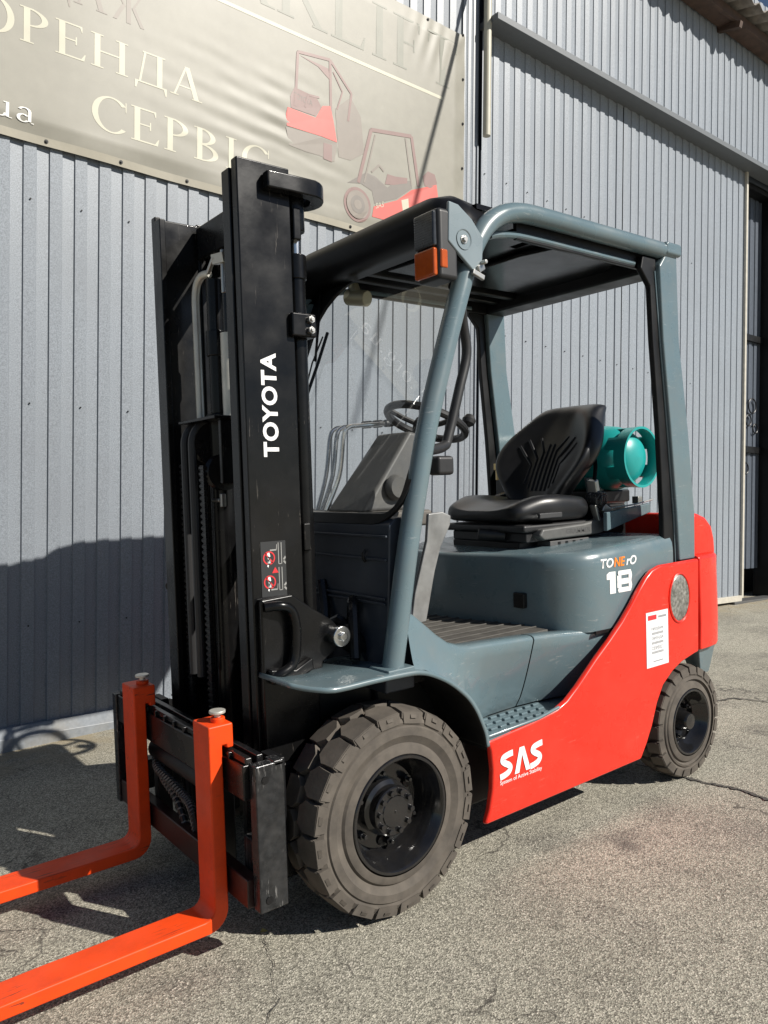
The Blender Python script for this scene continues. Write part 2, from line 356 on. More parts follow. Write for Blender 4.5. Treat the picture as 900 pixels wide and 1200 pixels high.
def seam(pts, w, name):
    b = MB(); rows = [[], []]
    for i, (x, y) in enumerate(pts):
        ww = w * (0.6 + 0.8*random.random())
        rows[0].append((x, y - ww/2, gz(x) + 0.004)); rows[1].append((x, y + ww/2, gz(x) + 0.004))
    b.grid(rows); return b.build(name, CRACK, smooth=0)
CRACK = mat('dark_bitumen_joint', (0.075, 0.069, 0.060), 0.85, namp=0.4, nscale=60, bump=0.3, bscale=120)

# ------------------------------------------------------------------ warehouse
WY = -1.81
warehouse = tag(empty('warehouse', loc=(-2.0, WY, 0)), 'grey corrugated metal warehouse with tall sliding gate and weathered eave', 'building')
def under(parent, o):
    """parent keeping the world place"""
    o.parent = parent; o.matrix_parent_inverse = Matrix.Translation(-parent.location); return o
def sheet(x_hi, n, pitch, z0, z1, y, parent, name='wall_sheet', depth=0.011, mt=SHEET, curve=None):
    """trapezoidal steel sheet of n ribs running down from x_hi towards -x; each pitch = raised flat, step, recessed flat, step"""
    prof = []
    j = random.uniform(-0.0015, 0.0015)
    for k in range(n):
        x = x_hi - k*pitch
        prof += [(x, y+j-0.003), (x - pitch*0.47, y+j), (x - pitch*0.50, y - depth + 0.002 + j), (x - pitch*0.975, y - depth - 0.001 + j)]
    prof.append((x_hi - n*pitch + 0.0005, y+j-0.003))
    b = MB(); nz = 2
    b.grid([[(px, py, z0 + (z1-z0)*i/(nz-1)) for px, py in prof] for i in range(nz)])
    return b.build(name, mt, None, smooth=0) if parent is None else under(parent, b.build(name, mt, None, smooth=0))
P1 = 0.1192; PH1 = 0.456          # left wall: dark grooves at PH1 - k*P1
x = PH1 + 34*P1
while x > -2.44:
    n = min(10, int(round((x + 2.46)/P1)))
    if n < 1: break
    sheet(x, n, P1, 0.06, 6.4, WY, warehouse); x -= n*P1
WALL_END = x
P2 = 0.1147
x = -2.961 + 4*P2 + 0.0
# the jamb strip beside the gate, the wall above the canopy strip
sheet(WALL_END - 0.004, 3, 0.052, 0.06, 6.4, WY + 0.004, warehouse, name='corner_trim', depth=0.006)
X2 = -2.961 + 3*P2
for k in range(8):
    sheet(X2 - k*10*P2, 10, P2, 4.60, 6.4, WY, warehouse, depth=0.009, mt=SHEET2)
gate = empty('gate', None); gate.parent = warehouse
def gate_leaf(xa, cnt, gname):
    i = 0
    while i < cnt:
        n = min(10, cnt - i)
        s = sheet(xa - i*P2, n, P2, 0.26, 4.66, WY - 0.012, None, name='gate_sheet', depth=0.009, mt=SHEET2)
        s.parent = gate; s.matrix_parent_inverse = Matrix.Translation(-warehouse.location)
        i += n
gate_leaf(X2, 14, 'a')
GJ = X2 - 14*P2

xb = -4.318
gate_leaf(xb, 18, 'b')
GE = xb - 18*P2      # right edge of the gate
def gpart(b, name, mt, bevel=0):
    o = b.build(name, mt, None, bevel=bevel); o.parent = gate; o.matrix_parent_inverse = Matrix.Translation(-warehouse.location); return o
gpart(MB().box(xb + 0.014, GJ - 0.0005, WY - 0.030, WY - 0.012, 0.26, 4.66), 'meeting_stile', SHEET2, 0.002)
gpart(MB().box(GJ - 0.14, xb + 0.04, WY - 0.075, WY - 0.040, 0.26, 4.66), 'gate_gap_seal', BLACK2)
gpart(MB().box(GE - 0.035, GE, WY - 0.06, WY + 0.008, 0.235, 4.66), 'gate_edge_frame', CREAMM, 0.003)
gpart(MB().box(GE, X2, WY - 0.06, WY + 0.010, 0.205, 0.262), 'gate_bottom_rail', CREAMM, 0.003)
def bpart(b, name, mt, bevel=0, smooth=35):
    return under(warehouse, b.build(name, mt, None, bevel=bevel, smooth=smooth))
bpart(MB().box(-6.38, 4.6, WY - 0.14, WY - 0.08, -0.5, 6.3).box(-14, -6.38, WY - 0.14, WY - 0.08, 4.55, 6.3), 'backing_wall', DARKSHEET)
bpart(MB().box(-14, -2.60, WY - 0.03, WY + 0.150, 4.575, 4.622), 'canopy_strip', mat('dark_grey_canopy', (0.125, 0.137, 0.148), 0.5, namp=0.15, nscale=120), 0.003)
# plinth with sloping drip
bpart(MB().prism([(-0.35, WY-0.05), (-0.35, WY+0.075), (0.0, WY+0.075), (0.0, WY-0.05)], -2.6, 4.6, 'x') if False else
      MB().add([(xx, yy, zz) for xx in (4.6, -2.62) for yy, zz in ((WY-0.05, gz(xx)-0.3), (WY+0.050, gz(xx)-0.3), (WY+0.050, 0.0-0.006*xx+0.035), (WY+0.006, 0.085-0.02*xx), (WY-0.05, 0.085-0.02*xx))],
               [(0,1,2,3,4), (9,8,7,6,5), (0,5,6,1), (1,6,7,2), (2,7,8,3), (3,8,9,4), (4,9,5,0)]), 'plinth', PLINTHM, 0.003)
# downpipe
bpart(MB().tube([(-2.590, WY+0.060, 3.78), (-2.590, WY+0.060, 6.3)], 0.028, 20), 'downpipe', PIPEM)
bpart(MB().box(-2.56, -2.545, WY, WY+0.012, 0.3, 3.72).box(-2.60, -2.59, WY, WY+0.008, 0.3, 3.70), 'cable_trunking', SHEET, 0.002)
# screws in rows
b = MB()
for zz in (1.05, 2.42, 3.55):
    for k in range(26):
        xx = X2 - (k+0.24)*P2*1.0
        if k % 2 == 0: b.cyl((xx, WY-0.014, zz - 0.004*k), (xx, WY-0.006, zz - 0.004*k), 0.0042, 6)
for zz in (0.55, 1.62, 2.60):
    for k in range(0, 38, 2):
        xx = PH1 + 8*P1 - (k+0.25)*P1; b.cyl((xx, WY, zz), (xx, WY+0.004, zz), 0.0042, 6)
o = bpart(b, 'sheet_screws', BLACK2); o['kind'] = 'stuff'
# eave: fibre cement sheets on boards
roof = empty('roof', None); roof.parent = warehouse
def rpart(b, name, mt, bevel=0, smooth=40):
    o = b.build(name, mt, None, bevel=bevel, smooth=smooth); o.parent = roof; o.matrix_parent_inverse = Matrix.Translation(-warehouse.location); return o
EZ = 5.90; EO = 0.34
wv = 0.177
for k in range(14):
    xa = 4.6 - k*1.13
    rows = []
    for t in (0, 0.5, 1):
        yy = WY + EO - t*3.0; zz = EZ + t*0.75
        rows.append([(xa - i*wv/8, yy, zz + 0.025*math.cos(2*math.pi*i/8) + (k % 2)*0.006) for i in range(int(1.2/wv*8)+1)])
    b = MB(); b.grid(rows); o = rpart(b, 'roof_sheet', ASBES); md = o.modifiers.new('t', 'SOLIDIFY'); md.thickness = 0.008
rpart(MB().box(-12, 4.6, WY+0.15, WY+0.185, EZ-0.11, EZ-0.02), 'fascia_board', WOOD, 0.004)
rpart(MB().box(-12, 4.6, WY+0.01, WY+0.148, EZ-0.10, EZ-0.085), 'soffit_board', WOOD, 0.003)
for k in range(9):
    xx = 3.9 - k*1.62
    rpart(MB().obox((xx, WY+0.10, EZ-0.125), (0.05, 0.25, 0.06), (-0.24, 0, 0)), 'rafter_end', WOOD, 0.004)
# the bay beside the gate: shaded recess with post
bay = empty('open_bay', None); bay.parent = warehouse
def ypart(b, name, mt, bevel=0):
    o = b.build(name, mt, None, bevel=bevel); o.parent = bay; o.matrix_parent_inverse = Matrix.Translation(-warehouse.location); return o
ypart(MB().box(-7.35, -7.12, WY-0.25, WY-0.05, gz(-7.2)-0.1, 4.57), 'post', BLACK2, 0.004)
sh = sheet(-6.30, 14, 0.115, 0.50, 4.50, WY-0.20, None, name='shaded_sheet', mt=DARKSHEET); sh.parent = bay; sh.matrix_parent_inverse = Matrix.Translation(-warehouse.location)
for zz in (1.75, 2.95): ypart(MB().box(-7.6, -6.45, WY-0.198, WY-0.17, zz, zz+0.07), 'shelf_rail', BLACK2, 0.003)
for (xx, zz, rr) in ((-6.85, 2.10, .06), (-6.93, 2.26, .08), (-6.80, 1.58, .06), (-7.0, 2.02, .05)):
    ypart(MB().tube([(xx + rr*math.cos(a*math.pi/8), WY-0.185, zz + rr*math.sin(a*math.pi/8)) for a in range(16)], 0.007, 6, closed=True), 'hanging_ring', BLACK2)
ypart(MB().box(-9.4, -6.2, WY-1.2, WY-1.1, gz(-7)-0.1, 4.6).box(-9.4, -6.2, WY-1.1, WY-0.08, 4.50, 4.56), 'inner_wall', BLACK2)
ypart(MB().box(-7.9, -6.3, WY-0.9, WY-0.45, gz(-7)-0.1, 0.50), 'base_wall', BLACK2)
ypart(MB().box(-9.4, -7.36, WY-0.2, WY-0.06, gz(-8)-0.1, 4.57), 'side_wall', SHEET)
ypart(MB().box(-9.4, -6.2, WY-0.12, WY+0.03, gz(-7)-0.1, gz(-7)+0.015), 'threshold', GPLASTIC, 0.004)

# ------------------------------------------------------------------ banner
BX0, BX1, BZ0, BZ1 = -2.415, 3.1, 2.868, 4.44
def bw(x, z):
    """billow and creases of the stretched vinyl"""
    e = min(1, (x-BX0)/0.10, (z-BZ0)/0.10, (BZ1-z)/0.10); e = max(0, e)
    f = 0.010*e + 0.004*math.sin(x*2.1+1)*e
    g = math.exp(-((x+0.85)/0.5)**2 - ((z-3.33)/0.28)**2)
    f += 0.0026*g*math.sin((z - 0.10*x)*58)*(0.6+noise.noise(Vector((x*5, z*9, 1))))
    f += 0.003*math.exp(-((x+2.38)/0.05)**2)*math.sin(z*20)
    f += 0.0045*math.exp(-((z-2.90)/0.06)**2)*math.sin(x*9+0.6)
    f += 0.003*noise.noise(Vector((x*2.2, z*2.2, 3)))
    f += 0.002*math.exp(-((x+2.1)/0.16)**2 - ((z-4.32)/0.2)**2)*math.sin(x*60+z*20)
    return WY + 0.012 + f
def on_banner(d):
    return lambda x, z: Vector((x, bw(x, z) + d, z))
def conf(d):
    return lambda q: Vector((q.x, bw(q.x, q.z) + d, q.z))
banner = tag(empty('banner', loc=(-0.4, WY+0.02, BZ0)), 'large faded cream vinyl banner lettered in Cyrillic on the warehouse wall', 'banner')
def kp(o): return under(banner, o)
nx, nzz = 330, 110
b = MB(); b.grid([[tuple(on_banner(0)(BX0 + (BX1-BX0)*i/nx, BZ0 + (BZ1-BZ0)*j/nzz)) for i in range(nx+1)] for j in range(nzz+1)])
kp(b.build('vinyl_sheet', BANNER, smooth=80))
# hem along the lower and right edges, eyelets
b = MB()
for j in range(40):
    xa, xc = BX0 + (BX1-BX0)*j/40, BX0 + (BX1-BX0)*(j+1)/40
    for k in range(4):
        x0, x1 = xa + (xc-xa)*k/4, xa + (xc-xa)*(k+1)/4
        b.grid([[tuple(on_banner(0.002)(x0, BZ0-0.004)), tuple(on_banner(0.002)(x1, BZ0-0.004))], [tuple(on_banner(0.0025)(x0, BZ0+0.035)), tuple(on_banner(0.0025)(x1, BZ0+0.035))]])
kp(b.build('hem', banner_print('hem_vinyl', (0.36, 0.335, 0.27)), smooth=0))
for (xx, zz) in [(0.36 - 0.36*k, BZ0+0.018) for k in range(-6, 8)] + [(BX0+0.022, 3.2 + 0.31*k) for k in range(5)] + [(BX0 + 0.35 + 0.4*k, BZ1-0.02) for k in range(5)]:
    q = on_banner(0.003)(xx, zz); b = MB()
    b.lathe([(0.004, 0.0), (0.005, 0.003), (0.009, 0.003), (0.010, 0.0)], q, 'y', 12); b.cyl((q.x, q.y-0.01, q.z), (q.x, q.y+0.008, q.z), 0.004, 8)
    kp(b.build('eyelet', BLACK2))
# serif glyphs on a unit-high body
def bowl(cx, cy, rx, ry, tk, tn, a0, a1, n=18):
    """arc of swelling stroke: tk at the sides, tn at top and bottom"""
    q = []
    for i in range(n):
        f0, f1 = a0 + (a1-a0)*i/n, a0 + (a1-a0)*(i+1)/n
        pt = lambda a, o: (cx + (rx - o*tk)*math.cos(R(a)), cy + (ry - o*tn)*math.sin(R(a)))
        q.append([pt(f0, 0), pt(f1, 0), pt(f1, 1), pt(f0, 1)])
    return q
def rect(x0, y0, x1, y1): return [[(x0,y0),(x1,y0),(x1,y1),(x0,y1)]]
def slant(xa, ya, xb, yb, w): return [[(xa-w/2,ya),(xa+w/2,ya),(xb+w/2,yb),(xb-w/2,yb)]]
K, T = 0.125, 0.045
def stem(x, s0=True, s1=True):
    q = rect(x, 0, x+K, 1)
    if s0: q += rect(x-0.07, 0, x+K+0.07, 0.035)
    if s1: q += rect(x-0.07, 0.965, x+K+0.07, 1)
    return q
GL = {
 'O': (0.80, bowl(0.40, 0.5, 0.38, 0.52, K*1.05, T, 0, 360, 40)),
 'P': (0.62, stem(0.09) + bowl(0.20, 0.74, 0.36, 0.26, K, T, -90, 90)),
 'E': (0.66, stem(0.09) + rect(0.2, 0.955, 0.56, 1) + rect(0.2, 0, 0.60, 0.045) + rect(0.2, 0.5, 0.45, 0.54) + [[(0.50,1),(0.56,1),(0.56,0.83),(0.545,0.83)], [(0.52,0),(0.60,0),(0.63,0.2),(0.61,0.2)], [(0.42,0.40),(0.45,0.40),(0.45,0.64),(0.42,0.64)]]),
 'H': (0.86, stem(0.09) + stem(0.62) + rect(0.2, 0.48, 0.64, 0.525)),
 'D': (0.80, rect(0.55, 0.03, 0.55+K, 1) + rect(0.22, 0.955, 0.74, 1) + rect(0.05, 0, 0.78, 0.045) + slant(0.16, 0.03, 0.28, 0.97, 0.05) + [[(0.05,0.045),(0.05,-0.2),(0.08,-0.2),(0.13,0.045)], [(0.78,0.045),(0.78,-0.2),(0.75,-0.2),(0.70,0.045)]]),
 'A': (0.78, slant(0.10, 0.0, 0.38, 1.0, 0.05) + slant(0.64, 0.0, 0.40, 1.0, K) + rect(0.2, 0.32, 0.56, 0.36) + rect(0.0, 0, 0.20, 0.035) + rect(0.52, 0, 0.78, 0.035)),
 'C': (0.74, bowl(0.42, 0.5, 0.40, 0.52, K, T, 42, 318, 30) + [[(0.70,0.98),(0.725,0.98),(0.725,0.70),(0.705,0.70)]]),
 'B': (0.68, stem(0.09) + bowl(0.20, 0.75, 0.33, 0.25, K, T, -90, 90) + bowl(0.20, 0.26, 0.40, 0.265, K, T, -90, 90)),
 'I': (0.36, stem(0.11)),
 'F': (0.62, stem(0.09) + rect(0.2, 0.955, 0.54, 1) + rect(0.2, 0.5, 0.44, 0.54) + [[(0.48,1),(0.54,1),(0.54,0.80),(0.52,0.80)], [(0.41,0.40),(0.44,0.40),(0.44,0.64),(0.41,0.64)]]),
 'R': (0.74, stem(0.09) + bowl(0.20, 0.74, 0.34, 0.26, K, T, -90, 90) + slant(0.64, 0.0, 0.34, 0.50, K) + rect(0.56, 0, 0.78, 0.035)),
 'K': (0.82, stem(0.09) + slant(0.24, 0.42, 0.66, 1.0, 0.05) + slant(0.70, 0.0, 0.36, 0.58, K) + rect(0.56, 0.965, 0.78, 1) + rect(0.58, 0, 0.84, 0.035)),
 'L': (0.66, stem(0.09) + rect(0.2, 0, 0.60, 0.045) + [[(0.53,0),(0.60,0),(0.63,0.24),(0.61,0.24)]]),
 'T': (0.68, rect(0.28, 0, 0.28+K, 1) + rect(0.02, 0.955, 0.66, 1) + rect(0.20, 0, 0.49, 0.035) + [[(0.02,1),(0.08,1),(0.05,0.76),(0.03,0.76)], [(0.60,1),(0.66,1),(0.65,0.76),(0.63,0.76)]]),
 'Z': (0.92, rect(0.40, 0, 0.40+K*0.9, 1) + slant(0.12, 0.0, 0.34, 0.52, K*.8) + slant(0.80, 0.0, 0.58, 0.52, K*.8) + slant(0.14, 1.0, 0.36, 0.48, 0.05) + slant(0.78, 1.0, 0.56, 0.48, 0.05)),
 'u': (0.52, rect(0.07, 0.14, 0.15, 0.66) + bowl(0.22, 0.16, 0.15, 0.17, 0.08, T, 180, 360, 10) + rect(0.34, 0.02, 0.42, 0.66) + rect(0.01, 0.63, 0.15, 0.66) + rect(0.28, 0.63, 0.42, 0.66) + rect(0.42, 0.0, 0.50, 0.03)),
 'a': (0.48, bowl(0.19, 0.17, 0.17, 0.18, 0.09, T, 40, 330, 14) + rect(0.31, 0.06, 0.39, 0.48) + bowl(0.22, 0.48, 0.17, 0.18, 0.08, T, 0, 160, 10) + rect(0.39, 0.0, 0.46, 0.04)),
 'o': (0.52, bowl(0.25, 0.33, 0.23, 0.34, 0.09, 0.035, 0, 360, 24)),
 'r': (0.38, rect(0.07, 0, 0.155, 0.66) + rect(0.0, 0, 0.24, 0.03) + rect(0.0, 0.63, 0.15, 0.66) + bowl(0.26, 0.48, 0.12, 0.18, 0.06, 0.05, 30, 160, 8)),
 'g': (0.50, bowl(0.22, 0.42, 0.18, 0.24, 0.08, 0.04, 0, 360, 20) + bowl(0.22, -0.06, 0.22, 0.16, 0.07, 0.04, 0, 360, 20) + rect(0.36, 0.58, 0.50, 0.63) + slant(0.10, 0.08, 0.14, 0.22, 0.06)),
 'e': (0.46, bowl(0.23, 0.33, 0.21, 0.34, 0.085, 0.04, 0, 310, 22) + rect(0.05, 0.33, 0.42, 0.37)),
 'v': (0.50, slant(0.24, 0, 0.10, 0.66, 0.085) + slant(0.25, 0, 0.40, 0.66, 0.04) + rect(0.0, 0.63, 0.2, 0.66) + rect(0.32, 0.63, 0.5, 0.66)),
 '.': (0.24, bowl(0.11, 0.06, 0.06, 0.06, 0.06, 0.06, 0, 360, 10)),
 'f': (0.36, rect(0.08, 0, 0.165, 0.85) + rect(0.0, 0.62, 0.30, 0.655) + bowl(0.24, 0.82, 0.16, 0.18, 0.08, 0.05, 30, 180, 8) + rect(0.0, 0, 0.26, 0.03)),
 'k': (0.52, rect(0.07, 0, 0.155, 1) + slant(0.16, 0.26, 0.40, 0.66, 0.05) + slant(0.42, 0, 0.22, 0.38, 0.09) + rect(0, 0, 0.23, 0.03) + rect(0.34, 0, 0.52, 0.03)),
}
def letters(word, x_left, z, h, wscale, mt, name='letter', gap=0.06, d=0.0012):
    """each letter one flat print following the vinyl; reading direction is -x"""
    x = x_left
    for ch in word:
        if ch == ' ': x -= 0.4*h*wscale; continue
        adv, polys = GL[ch]
        b = MB()
        for q in polys:
            b.add([tuple(on_banner(d)(x - px*h*wscale, z + py*h)) for px, py in q], [tuple(range(len(q)))])
        kp(b.build(name, mt, smooth=0)); x -= (adv + gap)*h*wscale
    return x
def letters_fit(word, xa, xb, z, h, mt, **k):
    tot = sum(GL[c][0] if c != ' ' else 0.4 for c in word) + 0.06*(len(word)-1)
    letters(word, xa, z, h, (xa-xb)/tot/h, mt, **k)
letters_fit('OPEHDA', 0.69, -0.44, 3.325, 0.165, BTEXT)
letters_fit('CEPBIC', 0.155, -0.86, 3.018, 0.175, BTEXT)
letters_fit('FORKLIFT', 0.10, -2.34, 4.015, 0.34, BGREEN)
letters_fit('OP', 1.25, 0.86, 3.62, 0.165, BTEXT)
letters_fit('DAZ', 0.42, -0.13, 3.60, 0.165, BPALE)
letters_fit('forkver.org.ua', 1.62, 0.415, 2.945, 0.104, BTEXT2, d=0.0035)
b = MB(); b.strip([(2.9 - 0.15*k, 3.93) for k in range(35)], 0.022, 0, on_banner(0.0012)); kp(b.build('rule', BTEXT, smooth=0))
# two faded pictures of lift trucks
def poly(parent, name, pts, mt, d):
    b = MB(); b.add([tuple(on_banner(d)(*p)) for p in pts], [tuple(range(len(pts)))]); o = b.build(name, mt, smooth=0); o.parent = parent
    o.matrix_parent_inverse = Matrix.Translation(-banner.location); return o
def stroke(parent, name, pts, w, mt, d):
    b = MB(); b.strip(pts, w, 0, on_banner(d)); o = b.build(name, mt, smooth=0); o.parent = parent; o.matrix_parent_inverse = Matrix.Translation(-banner.location); return o
picA = empty('printed_truck', None); picA.parent = banner
poly(picA, 'chassis', [(-0.968, 3.365), (-1.219, 3.375), (-1.332, 3.373), (-1.314, 3.253), (-1.202, 3.262), (-1.111, 3.257), (-0.993, 3.263)], BPALE, .0012)
poly(picA, 'mast', [(-1.317, 3.582), (-1.432, 3.688), (-1.512, 3.591), (-1.541, 3.37), (-1.436, 3.297), (-1.346, 3.293)], BPALE, .0012)
poly(picA, 'rear_cover', [(-0.996, 3.553), (-1.024, 3.613), (-1.18, 3.604), (-1.217, 3.555), (-1.175, 3.49), (-1.002, 3.486)], BPINK, .0015)
poly(picA, 'counterweight', [(-0.968, 3.44), (-0.979, 3.483), (-1.175, 3.48), (-1.223, 3.567), (-1.279, 3.585), (-1.305, 3.5), (-1.332, 3.378), (-1.219, 3.381), (-0.974, 3.372)], BRED, .0018)
poly(picA, 'roof', [(-1.058, 3.815), (-1.264, 3.808), (-1.278, 3.74), (-1.19, 3.792)], BPINK, .0015)
poly(picA, 'wheel', [(-1.232, 3.348), (-1.294, 3.351), (-1.296, 3.247), (-1.233, 3.251)], BPINK, .0022)
stroke(picA, 'guard', [(-1.031, 3.505), (-1.046, 3.831), (-1.276, 3.864), (-1.286, 3.52)], .018, BPINK, .0022)
stroke(picA, 'guard', [(-1.276, 3.864), (-1.438, 3.711), (-1.414, 3.534)], .016, BPINK, .0022)
stroke(picA, 'guard', [(-1.10, 3.52), (-1.12, 3.60), (-1.20, 3.61)], .012, BPINK, .0022)
stroke(picA, 'guard', [(-1.33, 3.58), (-1.37, 3.70), (-1.30, 3.80)], .010, BPINK, .0022)
text('lettering', 'TOYOTA', BGREY, picA, (-1.02, 0, 3.55), (-1,0,-.06), (0,0,1), .13, .035, conform=conf(.002)).matrix_parent_inverse = Matrix.Translation(-banner.location)
picB = empty('printed_truck', None); picB.parent = banner
poly(picB, 'body', [(-1.412, 3.153), (-1.517, 3.176), (-1.605, 3.15), (-1.626, 3.074), (-1.808, 3.152), (-1.937, 3.252), (-1.922, 3.299), (-1.778, 3.25), (-1.729, 3.204), (-1.631, 3.249), (-1.556, 3.256)], BGREY, .0012)
poly(picB, 'seat', [(-1.708, 3.22), (-1.728, 3.291), (-1.792, 3.292), (-1.893, 3.308), (-1.893, 3.274), (-1.778, 3.233)], BPINK, .0015)
poly(picB, 'red_body', [(-1.607, 2.988), (-1.62, 3.056), (-1.808, 3.141), (-1.93, 3.239), (-2.149, 3.33), (-2.166, 3.236), (-2.036, 3.169), (-1.731, 2.99)], BRED, .0018)
poly(picB, 'sticker', [(-1.844, 3.15), (-1.902, 3.176), (-1.91, 3.099), (-1.859, 3.076)], BTEXT, .0022)
poly(picB, 'gas_bottle', [(-2.026, 3.355), (-2.071, 3.401), (-2.132, 3.395), (-2.156, 3.338), (-2.095, 3.293), (-2.042, 3.296)], BPINK, .0015)
stroke(picB, 'guard', [(-1.497, 3.176), (-1.593, 3.536), (-1.926, 3.592), (-1.989, 3.277)], .024, BPINK, .0022)
stroke(picB, 'guard', [(-1.543, 3.188), (-1.628, 3.514)], .012, BPALE, .0022); stroke(picB, 'guard', [(-1.875, 3.566), (-1.93, 3.267)], .012, BPALE, .0022)
stroke(picB, 'steering', [(-1.60, 3.27), (-1.66, 3.33), (-1.70, 3.30)], .014, BPALE, .0022)
for rr, mt_, dd in ((.108, BPINK, .0022), (.088, BPALE, .005), (.056, BGREY, .0055), (.030, BPALE, .006)):
    poly(picB, 'wheel', [(-1.492 + rr*0.98*math.cos(a*math.pi/14), 3.036 + rr*math.sin(a*math.pi/14)) for a in range(28)], mt_, dd)
text('lettering', 'SAS', BTEXT, picB, (-1.635, 0, 3.045), (-1,0,.42), (0,0,1), .07, .035, conform=conf(.0025)).matrix_parent_inverse = Matrix.Translation(-banner.location)

# overhead service cable whose shadow crosses the banner: from the wall up and out over the yard
ca = Vector((-2.46, WY+0.03, 4.83)); pts = []
for i in range(25):
    t = i/24*9.0
    sh_pt = Vector((-2.419 + 0.0 + (0.103*t), WY, 4.692 - 0.3397*t + 0.0)) if t < 9.1 else None
    pts.append(sh_pt + Vector((SUN.x, SUN.y, SUN.z))/SUN.y * (0.30 + t*0.62))
pts = [Vector((-2.56, WY+0.02, 5.05))] + pts
b = MB(); b.tube(pts, 0.017, 8)
tag(b.build('overhead_cable', PLASTIC), 'black overhead cable running out from the warehouse wall above the banner', 'cable')

# =================================================================== the lift truck
truck = tag(empty('forklift'), 'red and grey forklift with black mast and orange forks parked before the warehouse', 'forklift')
truck.rotation_euler = (0, SLOPE, 0)
# ---------------------------------------------------------------- wheels
def lug_ring(b, cy, half, rb, rt, N, sgn, y_in, y_out, ph, shape):
    """tread blocks of one half of the tyre"""
    p = 2*math.pi/N
    for k in range(N):
        a0 = k*p + ph
        pts = [(a0 + t*p, y_in + (y_out-y_in)*s) for t, s in shape]
        n = len(pts); vs = []
        ca = sum(a for a, _ in pts)/n; cy_ = sum(y for _, y in pts)/n
        for r, sh in ((rb, 1.03), (rt-0.003, 1.0), (rt, 0.965)):
            for a, y in pts:
                aa = ca + (a-ca)*sh; yy = cy_ + (y-cy_)*sh
                edge = abs(yy)/half
                rr = r - (0.010*max(0, edge-0.70)/0.30 if r != rb else 0)
                vs.append((rr*math.cos(aa), cy + sgn*yy, rr*math.sin(aa)))
        fs = [tuple(range(2*n, 3*n))] + [(L*n+i, L*n+(i+1) % n, (L+1)*n+(i+1) % n, (L+1)*n+i) for L in (0, 1) for i in range(n)]
        b.add(vs, fs)
